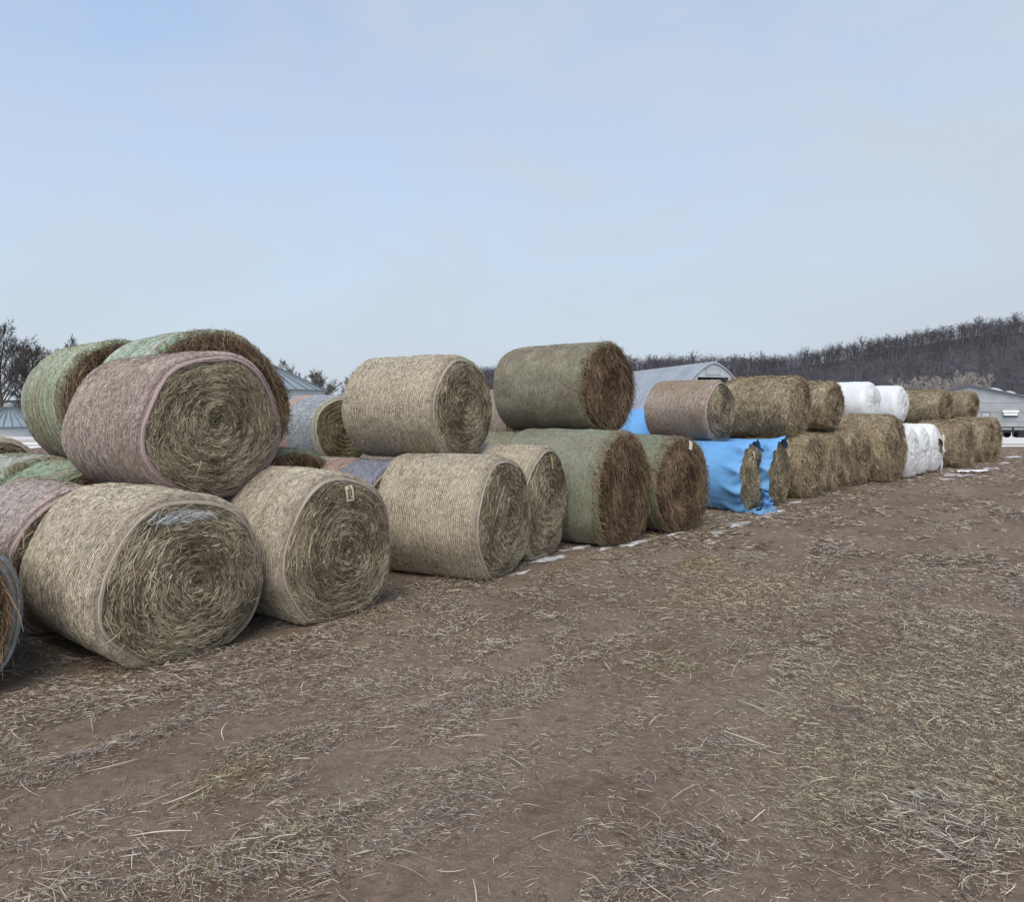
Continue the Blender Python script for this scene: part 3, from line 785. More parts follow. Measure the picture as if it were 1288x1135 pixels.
# ------------------------------------------------------------------ straw litter on the ground
def litter():
    rng = np.random.default_rng(5)
    piles = []      # x, y, size along the rows, size across, weight, colour shift, scale
    for px, py, a_, b_, k, cc, big in (
            (1150, 925, 1.0, .55, 2.2, (1.10, 1.17, 1.04), .8), (1230, 860, 1.0, .5, 1.8, (1.08, 1.14, 1.03), .8), (845, 838, .42, .22, 1.0, (.94, 1.0, .82), .8), (930, 745, 1.0, .5, 1.4, (1.10, 1.09, .95), .8),
            (880, 712, .5, .25, .8, (1.05, .98, .72), .8), (1180, 1045, .26, .20, 1.5, (1.1, 1.12, 1.12), 1.8), (1230, 1090, .25, .1, 1., (1.1, 1.12, 1.12), 1.8), (120, 890, .55, .10, 1.2, (1.1, 1.1, 1.12), 1.4),
            (150, 940, .32, .05, 1.2, (.95, .95, 1), 1.4), (280, 985, .2, .12, 1.4, (1.0, 1.0, .78), 1.1), (330, 1075, .5, .18, 1.1, (1, 1, .95), 1.5), (110, 1090, .3, .15, 1.0, (1, 1, .95), 1.5),
            (560, 1030, .28, .13, 1.3, (.92, .93, .97), 1.1), (850, 1075, .26, .15, 1.2, (.95, .95, .98), 1.3), (900, 950, .25, .13, 1.2, (.92, .94, .97), 1), (620, 965, .4, .12, 1.0, (.95, .95, .92), 1),
            (470, 870, .35, .10, 1.1, (1, 1, .95), 1), (780, 920, .35, .10, 1.0, (1, 1, .9), 1), (1080, 835, .3, .08, 1.2, (.9, .88, .86), 1), (1050, 900, .2, .12, 1.2, (.88, .9, .93), 1.),
            (300, 880, .4, .10, .9, (.9, .9, .9), 1), (600, 800, .5, .12, 1., (1, 1, .9), 1), (1180, 720, 1.2, .5, .9, (1, 1, 1.0), 1), (1010, 770, .8, .25, .7, (1, 1, .95), 1), (520, 760, .35, .12, .9, (1, 1, .95), 1)):
        x, y = pix(px, py)
        piles.append((x, y, a_, b_, k, cc, big))
    def dens(x, y):
        t = x * RD[0] + y * RD[1]; s = x * AD[0] + y * AD[1]
        n_ = fbm(t * .75 + 3, s * 1.5, 0, 61, 5)
        n2 = fbm(t * 2.2, s * 3.6, 0, 71, 4)
        d = sst(n_ * .5 + n2 * .5, .465, .60) * .95
        col_ = np.ones(x.shape + (3,)); big = np.ones_like(x)
        for (px, py, a_, b_, k, cc, bg_) in piles:
            dt = (t - px * RD[0] - py * RD[1]) / a_; ds = (s - px * AD[0] - py * AD[1]) / b_
            wgt = np.exp(-(dt * dt + ds * ds)) * k
            wgt = wgt * (.3 + 1.2 * n2)
            d = d + wgt
            wc = np.clip(wgt * 1.5, 0, 1)[..., None]
            col_ = col_ * (1 - wc) + C3(*cc) * wc
            big = big * (1 - wc[..., 0]) + bg_ * wc[..., 0]
        # trodden along the foot of the bales too
        d = d + .8 * np.exp(-((s - 4.75) / .28) ** 2) * sst(n2, .30, .55)
        d = np.where(s > 5.5, d * .3, d)
        return d, col_, big
    out = MB()
    def zone(r0, r1, M, lnf, wf, seg, power=1.0, thr=.0, lift=.12):
        r = np.sqrt(rng.uniform(r0 ** 2, r1 ** 2, M)) if power == 1 else r0 + (r1 - r0) * rng.uniform(0, 1, M) ** power
        az = rng.uniform(-radians(50), radians(48), M)
        x = r * np.sin(az); y = r * np.cos(az)
        d, cc, big = dens(x, y)
        keep = rng.random(M) < np.clip(.05 + d, 0, 1.0)
        x, y, d, cc, big = x[keep], y[keep], d[keep], cc[keep], big[keep]
        N = len(x)
        # comb the straw roughly along slowly turning directions
        aa = 6.0 * fbm(x * .9, y * .9, 0, 81, 2) + rng.normal(0, .75, N) + np.where(rng.random(N) < .3, rng.uniform(0, pi, N), 0)
        ln = lnf(N) * (.7 + .3 * big) * np.where(rng.random(N) < .5, big, 1)
        z = gz(x, y) + .003 + rng.random(N) ** 1.5 * .030 * np.clip(d - .15, 0, 1.3) * big
        tilt = rng.normal(0, .10, N)
        t = np.stack([np.cos(aa), np.sin(aa), tilt], -1)
        nn = np.stack([rng.normal(0, .12, N), rng.normal(0, .12, N), np.ones(N)], -1)
        f = rng.random(N)
        dark = C3(.09, .068, .052); mid = C3(.28, .225, .165); lite = C3(.60, .525, .41); grey = C3(.46, .43, .40)
        c = np.where((f < .26)[:, None], dark, np.where((f < .68)[:, None], mid, np.where((f < .85)[:, None], lite, grey)))
        c = c * rng.uniform(.7, 1.25, (N, 1)) * cc
        out.strands(np.stack([x, y, z + np.abs(tilt) * ln * .45], -1), t, nn, ln, wf(N, np.hypot(x, y)) * (.75 + .25 * big), c, rng, curl=.2, lift=lift, seg=seg, flat=.5)
    zone(1.8, 4.5, 190000, lambda N: (.008 + rng.exponential(.020, N)).clip(0, .17), lambda N, r: rng.uniform(.0010, .0030, N), 3)
    zone(4.5, 9, 330000, lambda N: (.010 + rng.exponential(.024, N)).clip(0, .18), lambda N, r: rng.uniform(.0012, .0026, N) + .0003 * r, 3)
    zone(9, 34, 230000, lambda N: rng.uniform(.03, .15, N), lambda N, r: rng.uniform(.002, .005, N) + .0005 * r, 2, 1.4, lift=.18)
    # single long stalks
    M = 420
    r = np.sqrt(rng.uniform(2 ** 2, 9 ** 2, M)); az = rng.uniform(-radians(50), radians(45), M)
    x = r * np.sin(az); y = r * np.cos(az)
    a_ = rng.uniform(0, 2 * pi, M)
    t = np.stack([np.cos(a_), np.sin(a_), rng.normal(0, .08, M)], -1)
    out.strands(np.stack([x, y, gz(x, y) + .012 + .01 * rng.random(M)], -1), t, np.tile(C3(0, 0, 1), (M, 1)), rng.uniform(.08, .24, M), rng.uniform(.0025, .005, M), C3(.60, .53, .42) * rng.uniform(.5, 1.2, (M, 1)), rng, curl=.3, lift=.1, seg=5, flat=.4)
    tag(out.build('loose_straw', M_straw), kind='stuff')
    # small clods of soil
    cl = MB(); M = 5000
    r = np.sqrt(rng.uniform(1.8 ** 2, 8 ** 2, M)); az = rng.uniform(-radians(50), radians(48), M)
    x = r * np.sin(az); y = r * np.cos(az)
    keep = vn(x * 1.5, y * 1.5, 0, 33) > rng.uniform(.35, .9, M)
    x, y = x[keep], y[keep]; N = len(x)
    sz = (.003 + rng.exponential(.004, N)).clip(0, .022)
    o8 = np.array([(a, b_, c_) for c_ in (-.5, .6) for a, b_ in ((-1, -1), (1, -1), (1, 1), (-1, 1))], float)
    V = np.stack([x, y, gz(x, y)], -1)[:, None] + o8[None] * sz[:, None, None] * rng.uniform(.5, 1.1, (N, 8, 3))
    q6 = np.array([(0, 3, 2, 1), (4, 5, 6, 7), (0, 1, 5, 4), (1, 2, 6, 5), (2, 3, 7, 6), (3, 0, 4, 7)])
    cl.add(V, (np.arange(N)[:, None, None] * 8 + q6[None]), 0, np.repeat(C3(.17, .12, .09) * rng.uniform(.6, 1.3, (N, 1)), 8, axis=0))
    tag(cl.build('soil_clods', M_straw), kind='stuff')
litter()

# ------------------------------------------------------------------ snow
m, n, b = mat('old snow')
tcs = nd(n, 'ShaderNodeTexCoord'); nz = nd(n, 'ShaderNodeTexNoise', i_Scale=7.0, i_Detail=6.0)
rg = nd(n, 'ShaderNodeValToRGB'); e = rg.color_ramp.elements
e[0].position = .36; e[0].color = (.30, .27, .25, 1); e[1].position = .6; e[1].color = (.70, .72, .76, 1)
n.links.new(tcs.outputs['Object'], nz.inputs['Vector']); n.links.new(nz.outputs['Fac'], rg.inputs[0]); n.links.new(rg.outputs[0], b.inputs['Base Color'])
b.inputs['Roughness'].default_value = .6
M_snow = m
def snow_bits():
    s_ = MB(); rng = np.random.default_rng(9)
    for px, py, a_, b_ in ((690, 704, .30, .07), (725, 690, .22, .05), (800, 683, .35, .06), (850, 672, .2, .04), (762, 690, .18, .04), (905, 671, .16, .09), (893, 684, .10, .03), (930, 660, .28, .06), (975, 645, .35, .05), (1000, 633, .30, .05),
                           (960, 650, .2, .04), (1205, 598, .40, .25), (1190, 603, .2, .1), (1245, 590, .5, .12), (1262, 583, .5, .10), (1212, 592, .3, .1), (1275, 575, .8, .14), (655, 722, .16, .03)):
        x, y = pix(px, py)
        tt = np.linspace(0, 2 * pi, 40, endpoint=False); rr = np.linspace(0, 1, 12)
        R_, T_ = np.meshgrid(rr, tt, indexing='ij')
        k = .35 + 1.1 * fbm(np.cos(T_) * 2.2 + px, np.sin(T_) * 2.2, 0, 3, 3)
        u = R_ * np.cos(T_) * k * a_ * 1.2; v = R_ * np.sin(T_) * k * b_ * 1.4
        X_ = x + u * RD[0] + v * AD[0]; Y_ = y + u * RD[1] + v * AD[1]
        s_.grid(np.stack([X_, Y_, gz(X_, Y_) + .004 + .008 * (1 - R_ ** 2) + .034 * (fbm(X_ * 9, Y_ * 9, 0, 4, 3) - .5)], -1)[:, ::-1], 0, (1, 1, 1), None, True)
    tag(s_.build('snow', M_snow), kind='structure')
snow_bits()
# snowy gravel yard beyond the bales: one sheet a few mm proud of the soil with a ragged edge
m, n, b = mat('snowy gravel')
tcs = nd(n, 'ShaderNodeTexCoord')
mpn = nd(n, 'ShaderNodeMapping'); mpn.inputs['Scale'].default_value = (.05, .28, 1)
nz = nd(n, 'ShaderNodeTexNoise', i_Scale=1.6, i_Detail=6.0, i_Roughness=.6, i_Distortion=.5)
rg = nd(n, 'ShaderNodeValToRGB'); e = rg.color_ramp.elements
e[0].position = .42; e[0].color = (.40, .34, .27, 1); e[1].position = .55; e[1].color = (.78, .78, .80, 1)
n.links.new(tcs.outputs['Object'], mpn.inputs[0]); n.links.new(mpn.outputs[0], nz.inputs['Vector']); n.links.new(nz.outputs['Fac'], rg.inputs[0]); n.links.new(rg.outputs[0], b.inputs['Base Color'])
b.inputs['Roughness'].default_value = .85
u = np.linspace(-120, 260, 260); k = np.linspace(0, 1, 60)
U_, K_ = np.meshgrid(u, k, indexing='ij')
y0 = 31 + .02 * np.abs(U_) + 4 * (fbm(U_ * .22, 0 * U_, 0, 3, 4) - .5) * 2
Yv = y0 + (150 - y0) * K_
sf = MB(); sf.grid(np.stack([U_, Yv, gz(U_, Yv) + .02 * np.minimum(K_ * 30, 1) + .03 * sst(Yv, 40, 90)], -1)[::-1][:, :], 0)
tag(sf.build('snow_field', m), kind='structure')

# ------------------------------------------------------------------ wooded hill
ridge_px = [(-1500, 506), (-300, 505), (350, 500), (480, 492), (600, 481), (700, 474), (795, 470), (840, 467), (900, 466), (950, 468), (985, 466), (1040, 455), (1100, 445), (1180, 431), (1250, 422), (1288, 419), (1500, 405), (2400, 395)]
DH = 520.0
rx = np.array([(p[0] - 644) / F * DH for p in ridge_px]); rz = np.array([CAM_H + (512 - p[1]) * DH / F for p in ridge_px])
def hz(x, y):
    top = np.interp(x, rx, rz) + 3.0 * (fbm(x * .012, 0 * x, 0, 12, 3) - .5)
    k = np.clip((y - 300) / (DH - 300), 0, 1)
    z = -2.2 + (top + 2.2) * np.where(y < DH, k ** 1.15, 1 - .9 * sst(y, DH + 20, DH + 500))
    return z + (9 * (fbm(x * .015, y * .02, 0, 14, 3) - .5)) * np.sin(pi * k) * np.clip((top + 2) / 30, 0, 1)
hx = np.linspace(-900, 1100, 240); hy = np.concatenate([np.linspace(290, 540, 60), np.linspace(560, 1100, 12)])
HX, HY = np.meshgrid(hx, hy, indexing='ij')
hm = MB(); hm.grid(np.stack([HX, HY, hz(HX, HY)], -1)[:, ::-1])
m, n, b = mat('leaf litter slope')
tcs = nd(n, 'ShaderNodeTexCoord'); nz = nd(n, 'ShaderNodeTexNoise', i_Scale=.08, i_Detail=8.0)
rg = nd(n, 'ShaderNodeValToRGB'); e = rg.color_ramp.elements
e[0].position = .35; e[0].color = (.055, .053, .062, 1); e[1].position = .65; e[1].color = (.095, .09, .10, 1)
n.links.new(tcs.outputs['Object'], nz.inputs['Vector']); n.links.new(nz.outputs['Fac'], rg.inputs[0]); n.links.new(rg.outputs[0], b.inputs['Base Color'])
b.inputs['Roughness'].default_value = 1
tag(hm.build('hill', m), kind='structure')

def twig_cloud(mb, pos, hh, nb, rng, c, w_=.22, spread=.36, low=.25, seg=1):
    """bare crowns for many far trees at once"""
    T_ = len(pos); N = T_ * nb
    P = np.repeat(pos, nb, 0); H_ = np.repeat(hh, nb)
    f = rng.uniform(low, 1.0, N) ** .9
    a_ = rng.uniform(0, 2 * pi, N)
    env = spread * H_ * np.sqrt(np.clip(1 - ((f - .58) / .46) ** 2, .03, 1)) * rng.uniform(.15, 1, N) ** .6
    o_ = np.stack([np.cos(a_) * env, np.sin(a_) * env, f * H_ * .96], -1)
    d = np.stack([np.cos(a_) * .8, np.sin(a_) * .8, np.ones(N) * .6], -1) + rng.normal(0, .45, (N, 3))
    ln = H_ * rng.uniform(.08, .26, N)
    nn = np.stack([np.zeros(N), -np.ones(N), np.zeros(N)], -1) + rng.normal(0, .3, (N, 3))
    cc = np.repeat(c, nb, 0) * rng.uniform(.7, 1.3, (N, 1))
    mb.strands(P + o_, d, nn, ln, w_ * rng.uniform(.5, 1.2, N) , cc, rng, curl=.2, lift=.05, seg=seg, flat=.8)
    # trunks
    up = np.tile(C3(0, 0, 1), (T_, 1)) + rng.normal(0, .05, (T_, 3))
    mb.strands(pos + up * hh[:, None] * .36, up, np.tile(C3(0, -1, 0), (T_, 1)), hh * .78, .035 * hh, c * 1.25, rng, curl=.08, lift=.0, seg=2, flat=.1)

rng = np.random.default_rng(77)
wd = MB()
M = 11500
x = rng.uniform(-330, 560, M); y = 312 + (DH - 3 - 312) * rng.random(M) ** .8
y[:2200] = rng.uniform(DH - 24, DH + 3, 2200)
z = hz(x, y)
ok = (z > -1.5) & (x > (y * -.15) - 5)
x, y, z = x[ok], y[ok], z[ok]
tone = fbm(x * .03, y * .05, 0, 5, 3)
cbase = C3(.088, .085, .098) * (.55 + 1.0 * tone)[:, None] * rng.uniform(.65, 1.4, (len(x), 1))
twig_cloud(wd, np.stack([x, y, z], -1), rng.uniform(8, 12.5, len(x)), 44, rng, cbase, w_=.19, low=.12)
tag(wd.build('woodland', M_bark), kind='stuff')

# the trees one can tell apart against the sky, along the crest
ridge_mesh = []
for k in range(6):
    mb_r = MB(); hh = np.array([11.0])
    rg_ = np.random.default_rng(300 + k)
    # trunk, then limbs fanning out and forking twice
    p0, d0, l0, r0 = np.zeros((1, 3)), C3(rg_.normal(0, .06), rg_.normal(0, .06), 1)[None], C3(6.2 + k % 3), C3(.20)
    for lv in range(4):
        n0 = len(p0)
        mb_r.strands(p0 + d0 * l0[:, None] * .5, d0, rg_.normal(0, .3, (n0, 3)) + C3(0, -1, 0), l0, np.maximum(r0 * 2, .12), C3(.15, .138, .14) * rg_.uniform(.8, 1.3, (n0, 1)), rg_, curl=.15, lift=.0, seg=3, flat=.1)
        nc = (9, 5, 4, 0)[lv]
        if not nc: break
        ix = np.repeat(np.arange(n0), nc); fr = rg_.uniform(.45 if lv == 0 else .3, 1, len(ix))
        p0 = p0[ix] + d0[ix] * (l0[ix] * fr)[:, None]
        d0 = d0[ix] * .8 + rg_.normal(0, .42, (len(ix), 3)) + C3(0, 0, .2); d0 /= np.linalg.norm(d0, axis=1)[:, None]
        l0 = l0[ix] * rg_.uniform(.42, .68, len(ix)); r0 = r0[ix] * .45
    twig_cloud(mb_r, C3(1.2, .5, 0)[None], hh * .55, 26, rg_, C3(.10, .092, .105)[None], w_=.17, spread=.3, low=.3, seg=2)
    ridge_mesh.append(mb_r.mesh('bare_ridge_tree', [M_bark]))
xr = -40.0; k = 0
while xr < 400 and k < 260:
    o = bpy.data.objects.new('bare_tree', ridge_mesh[rng.integers(6)]); col.objects.link(o)
    yr = DH + rng.uniform(-9, 5)
    o.location = (xr, yr, float(hz(np.array(xr), np.array(min(yr, DH)))) - .4)
    o.rotation_euler = (0, 0, rng.uniform(0, 6.28)); s1 = rng.uniform(.72, 1.15)
    o.scale = (s1 * rng.uniform(.8, 1.15), s1, s1)
    tag(o, 'bare winter tree among the even line along the crest of the hill', 'tree', 'bare trees on the ridge')
    xr += rng.uniform(.5, 3.4); k += 1

# ------------------------------------------------------------------ nearer bare trees
def bare_tree(loc, H_, seed, c, label, levels=5, spread=.5, first=.22, tw=.02, dens_=1.0, group=None, droop=0, multi=1):
    rng = np.random.default_rng(seed)
    root = empty('bare_tree', (loc[0], loc[1], float(gz(loc[0], loc[1])) - .1), 0, label, 'tree', group)
    tr = MB(); cr = MB()
    starts, dirs, lens, rads = [], [], [], []
    for q in range(multi):
        k = np.linspace(0, 1, 9)
        lean = rng.normal(0, .05 if multi == 1 else .22, 2)
        p = np.stack([lean[0] * H_ * k + .012 * H_ * np.sin(k * 7 + q), lean[1] * H_ * k + .012 * H_ * np.cos(k * 6), H_ * .78 * k], -1)
        tr.tube(p, H_ * .022 / multi ** .5 * (1 - .85 * k) + .01, 0, c, 8)
        nb = int(17 * dens_)
        for j in range(nb):
            f = first + (1 - first) * (j + rng.random()) / nb
            a_ = rng.uniform(0, 2 * pi)
            el = radians(rng.uniform(22, 48) + 30 * f)
            starts.append([np.interp(f, k, p[:, i]) for i in range(3)])
            dirs.append((cos(a_) * cos(el), sin(a_) * cos(el), sin(el)))
            lens.append(H_ * spread * (1.05 - .75 * f) * rng.uniform(.75, 1.15)); rads.append(H_ * .0075 * (1.2 - f))
    S_, D_, Ln_, R_ = map(lambda a: np.array(a, float), (starts, dirs, lens, rads))
    for lv in range(levels):
        D_ = D_ / np.linalg.norm(D_, axis=1)[:, None]
        N = len(S_)
        # curved limbs, lifting at the ends
        k = np.linspace(0, 1, 4)[None, :, None]
        bend = rng.normal(0, .10, (N, 1, 3)) + np.array([0, 0, .13 - droop])
        P = S_[:, None] + Ln_[:, None, None] * (D_[:, None] * k + bend * k * k)
        if lv < 1:
            for i in range(N): cr.tube(P[i], R_[i] * (1 - .6 * k[0, :, 0]), 0, c, 5)
        else:
            for sgn in (0, 1):      # two crossed blades give each twig body from every side
                nn = rng.normal(0, 1, (N, 3)); b_ = np.cross(D_, nn); b_ /= np.linalg.norm(b_, axis=1)[:, None] + 1e-9
                wv = b_[:, None] * np.maximum(R_, tw * .5)[:, None, None] * (1 - .6 * k)
                V = np.stack([P - wv, P + wv], 2)
                base = np.arange(N)[:, None] * 8; q_ = np.arange(3)[None] * 2
                f = np.stack([base + q_, base + q_ + 1, base + q_ + 3, base + q_ + 2], -1)
                cr.add(V, f, 0, np.repeat(np.array(c)[None] * rng.uniform(.8, 1.25, (N, 1)), 8, 0))
                if lv > 2: break
        if lv == levels - 1: break
        nc = int(round((5 if lv < 2 else 3.5) * dens_)) 
        fr = rng.uniform(.25, 1.0, (N, nc))
        idx = np.repeat(np.arange(N), nc); fr = fr.ravel()
        kk = fr[:, None]
        S2 = S_[idx] + Ln_[idx][:, None] * (D_[idx] * kk + bend[idx, 0] * kk * kk)
        D2 = D_[idx] + rng.normal(0, .40, (len(idx), 3)) + np.array([0, 0, .12 - droop])
        L2 = Ln_[idx] * rng.uniform(.42, .75, len(idx)) * (1.1 - .35 * fr); R2 = R_[idx] * .5
        S_, D_, Ln_, R_ = S2, D2, L2, R2
    tr.build('trunk', M_bark, root); cr.build('crown', M_bark, root)
    return root
def at(px, Y): return ((px - 644) / F * Y, Y)
DK = (.085, .075, .07)
TG = 'bare trees behind the bales'
bare_tree(at(0, 82), 13.6, 1, DK, 'dark many-twigged bare tree at the left frame edge, tallest of all', 5, .40, .08, .03, 1.2, TG)
bare_tree(at(44, 88), 11.8, 2, DK, 'dark bare tree just right of the tallest one at left', 5, .38, .08, .03, 1.2, TG)
bare_tree(at(84, 100), 13.2, 3, (.13, .12, .12), 'paler bare tree showing just above the leftmost upper bale', 5, .38, .2, .035, 1.15, TG)
bare_tree(at(366, 110), 11.0, 4, (.20, .18, .16), 'pale bare tree rising behind the right grain bin roof', 5, .38, .2, .03, 1.05, TG)
bare_tree(at(404, 105), 9.4, 5, (.17, .155, .14), 'small rounded bare tree at the right edge of the grain bin', 5, .40, .2, .035, 1.1, TG)
bare_tree(at(442, 95), 8.4, 6, (.17, .155, .14), 'bare tree mostly hidden behind the lone pale upper bale', 5, .38, .2, .03, 1.05, TG)
PT = (.42, .39, .37)
for i, (px, Y_, h_, lab) in enumerate(((1158, 205, 12.6, 'pale many-stemmed bare tree leftmost of the group below the hill'), (1180, 215, 13.6, 'pale bare tree second from left in the group below the hill'), (1206, 200, 14.2, 'tallest pale bare tree behind the peak of the grey building'), (1230, 210, 13.6, 'pale bare tree at the right end of the group below the hill'))):
    bare_tree(at(px, Y_), h_, 40 + i, PT, lab, 4, .34, .1, .10, 1.0, 'pale trees in front of the wooded hill', multi=4)

# ------------------------------------------------------------------ buildings
def metal(name, c, scale, axis_, rough=.45, depth=.03, met=.0):
    m, n, b = mat(name)
    t = nd(n, 'ShaderNodeTexCoord'); wv = nd(n, 'ShaderNodeTexWave', wave_type='BANDS', bands_direction=axis_, i_Scale=scale)
    nz = nd(n, 'ShaderNodeTexNoise', i_Scale=.6, i_Detail=6.0)
    rg = nd(n, 'ShaderNodeMapRange', i_From_Min=.3, i_From_Max=.7, i_To_Min=.85, i_To_Max=1.1)
    mu = nd(n, 'ShaderNodeVectorMath', operation='SCALE'); mu.inputs[0].default_value = c
    bp = nd(n, 'ShaderNodeBump', i_Strength=.8, i_Distance=depth)
    l = n.links.new
    l(t.outputs['Object'], wv.inputs['Vector']); l(t.outputs['Object'], nz.inputs['Vector']); l(nz.outputs['Fac'], rg.inputs['Value']); l(rg.outputs[0], mu.inputs['Scale'])
    l(mu.outputs[0], b.inputs['Base Color']); l(wv.outputs['Fac'], bp.inputs['Height']); l(bp.outputs[0], b.inputs['Normal'])
    b.inputs['Roughness'].default_value = rough; b.inputs['Metallic'].default_value = met
    return m
def plain(name, c, rough=.6):
    m, n, b = mat(name)
    nz = nd(n, 'ShaderNodeTexNoise', i_Scale=3.0, i_Detail=5.0)
    rg = nd(n, 'ShaderNodeMapRange', i_To_Min=.8, i_To_Max=1.2)
    mu = nd(n, 'ShaderNodeVectorMath', operation='SCALE'); mu.inputs[0].default_value = c
    n.links.new(nz.outputs['Fac'], rg.inputs['Value']); n.links.new(rg.outputs[0], mu.inputs['Scale']); n.links.new(mu.outputs[0], b.inputs['Base Color'])
    b.inputs['Roughness'].default_value = rough
    return m
M_dark = plain('black steel and interior shade', (.015, .015, .017)); M_trim = plain('dark trim', (.10, .11, .13)); M_pale = plain('white enamel', (.75, .77, .78), .4)
M_shed = metal('grey cladding', (.33, .345, .36), 2.2, 'X', .5, .02)
M_roof = metal('grey roof', (.30, .32, .35), 2.2, 'Y', .4, .02)

# arched metal barn: gable faces the camera and right, the vault runs away to the left
def arch_barn():
    G_ = at(897, 85); dirv = C3(*at(792, 111), 0) - C3(*G_, 0); Lb = np.linalg.norm(dirv) * 1.12; ang = math.atan2(dirv[1], dirv[0])
    z0 = float(gz(G_[0], G_[1])) - .1
    # local: x along the ridge, y across (left side visible)
    root = empty('arched_barn', (G_[0], G_[1], z0), ang, 'arched corrugated metal barn with a dark doorway high in its end, behind the upper bales', 'barn')
    Ht = 1.7 + 55 / F * 85 - z0; Wd = 5.0
    k = np.linspace(0, 1, 33)          # 0 at ridge, 1 at foot: pointed vault
    py = Wd * np.sin(k * pi / 2); pz = Ht * (1 - k ** 1.5)
    full_y = np.concatenate([-py[::-1], py[1:]]); full_z = np.concatenate([pz[::-1], pz[1:]])
    nrib = 22; xs_ = np.linspace(0, Lb, nrib * 4 + 1)
    rib = .22 * (np.arange(len(xs_)) % 4 == 1) 
    nrm = np.stack([-np.gradient(full_z), np.gradient(full_y)], -1); nrm /= np.linalg.norm(nrm, axis=1)[:, None]
    P = np.zeros((len(xs_), len(full_y), 3))
    P[..., 0] = xs_[:, None]; P[..., 1] = full_y[None] + rib[:, None] * nrm[None, :, 0]; P[..., 2] = full_z[None] + rib[:, None] * nrm[None, :, 1]
    r = MB(); r.grid(P[:, ::-1], 0); r.build('roof', M_vault, root)
    e_ = MB()
    def strip(z0_, z1_, y0_, y1_):
        e_.box((.25, (y0_ + y1_) / 2, (z0_ + z1_) / 2), (.08, y1_ - y0_, z1_ - z0_), 0)
    def half(z): return np.interp(-z, -pz, py)
    zd = Ht - 1.62                          # top of the doorway
    # end wall above the door, as columns clipped to the vault
    yy = np.linspace(-half(zd), half(zd), 61)
    top = np.interp(np.abs(yy), py, pz)
    Pw = np.stack([np.stack([0 * yy + .22, yy, 0 * yy + zd], -1), np.stack([0 * yy + .22, yy, top - .03], -1)], 0)
    e_.grid(Pw, 0)
    yd = 1.9
    for sg in (-1, 1):
        ye = np.linspace(yd, Wd, 24); te = np.minimum(np.interp(ye, py, pz) - .03, zd)
        e_.grid(np.stack([np.stack([0 * ye + .22, sg * ye, 0 * ye], -1), np.stack([0 * ye + .22, sg * ye, te], -1)], 0), 0)
    e_.build('end_wall', M_end, root)
    v = MB(); v.box((.16, .0, Ht - .98), (.06, 1.7, .62), 0); v.box((.15, 0, Ht - .66), (.08, 1.9, .06), 0); v.box((.15, 0, Ht - 1.30), (.08, 1.9, .06), 0); v.build('loft_panel', M_vault2, root)
    f = MB(); f.box((3.2, 0, zd / 2 - .2), (.1, Wd * 1.15, zd - .5), 0); f.build('doorway', M_dark, root)  # near-black panel behind the door opening, painting in the shade of the interior
    t_ = MB(); t_.tube(np.stack([0 * full_y + .02, full_y, full_z + .02], -1), .06, 0, (.5, .5, .5), 6)
    t_.build('edge_trim', M_vault2, root)
M_vault = metal('galvanised vault', (.40, .43, .47), .01, 'X', .38, .01, .25)
M_vault2 = plain('galvanised trim', (.36, .39, .41), .45)
M_end = metal('galvanised end wall', (.40, .44, .46), 1.6, 'Y', .5, .03)
arch_barn()

def grain_bin(px, Y_, rad, eave, peak, label, hatch=None):
    x, y = at(px, Y_); z0 = float(gz(x, y))
    root = empty('grain_bin', (x, y, z0), radians(20), label, 'grain bin', 'corrugated grain bins')
    tt = np.linspace(0, 2 * pi, 96, endpoint=False)
    zs = np.linspace(0, eave, int(eave / .05) + 1)
    Zg, Tg = np.meshgrid(zs, tt, indexing='ij')
    rr_ = rad + .012 * np.sin(Zg / .10 * 2 * pi)
    w_ = MB(); w_.grid(np.stack([rr_ * np.cos(Tg), rr_ * np.sin(Tg), Zg], -1), 0, None or (.5, .5, .5), None, True); w_.build('wall', M_vault2, root)
    r = MB(); kk = np.linspace(0, 1, 3)
    K_, Tg = np.meshgrid(kk, tt, indexing='ij')
    R_ = (rad + .18) * (1 - K_) + .35 * K_
    r.grid(np.stack([R_ * np.cos(Tg), R_ * np.sin(Tg), eave - .06 + (peak - eave) * K_], -1), 0, (.5, .5, .5), None, True)
    r.build('roof', M_binroof, root)
    rb = MB()
    for a_ in np.linspace(0, 2 * pi, 30, endpoint=False):
        rb.tube([((rad + .2) * cos(a_), (rad + .2) * sin(a_), eave - .02), (.35 * cos(a_), .35 * sin(a_), peak + .04)], .035, 0, (.5, .5, .5), 4)
    rb.tube(np.stack([(rad + .19) * np.cos(np.append(tt, 0)), (rad + .19) * np.sin(np.append(tt, 0)), 0 * np.append(tt, 0) + eave - .06], -1), .05, 0, (.5, .5, .5), 4)
    rb.build('roof_rib', M_trim2, root)
    cp = MB(); cp.tube([(0, 0, peak - .1), (0, 0, peak + .25)], .42, 0, (.5, .5, .5), 16); cp.tube([(0, 0, peak + .25), (0, 0, peak + .42)], [.48, .05], 0, (.5, .5, .5), 16); cp.build('cap', M_vault2, root)
    if hatch:
        h_ = MB(); a_ = radians(hatch); R2 = rad * .62; zz = eave + (peak - eave) * .40
        h_.box((R2 * cos(a_), R2 * sin(a_), zz + .18), (.6, .6, .16), 0, (.5, .5, .5), a_); h_.build('hatch', M_trim2, root)
M_binroof = plain('bin roof', (.23, .28, .32), .4); M_trim2 = plain('bin trim', (.12, .14, .16), .5)
Yb = 62.0
ez = CAM_H + (512 - 491) / F * Yb - float(gz(*at(350, Yb)))
pk = CAM_H + (512 - 456) / F * (Yb + 3) - float(gz(*at(350, Yb)))
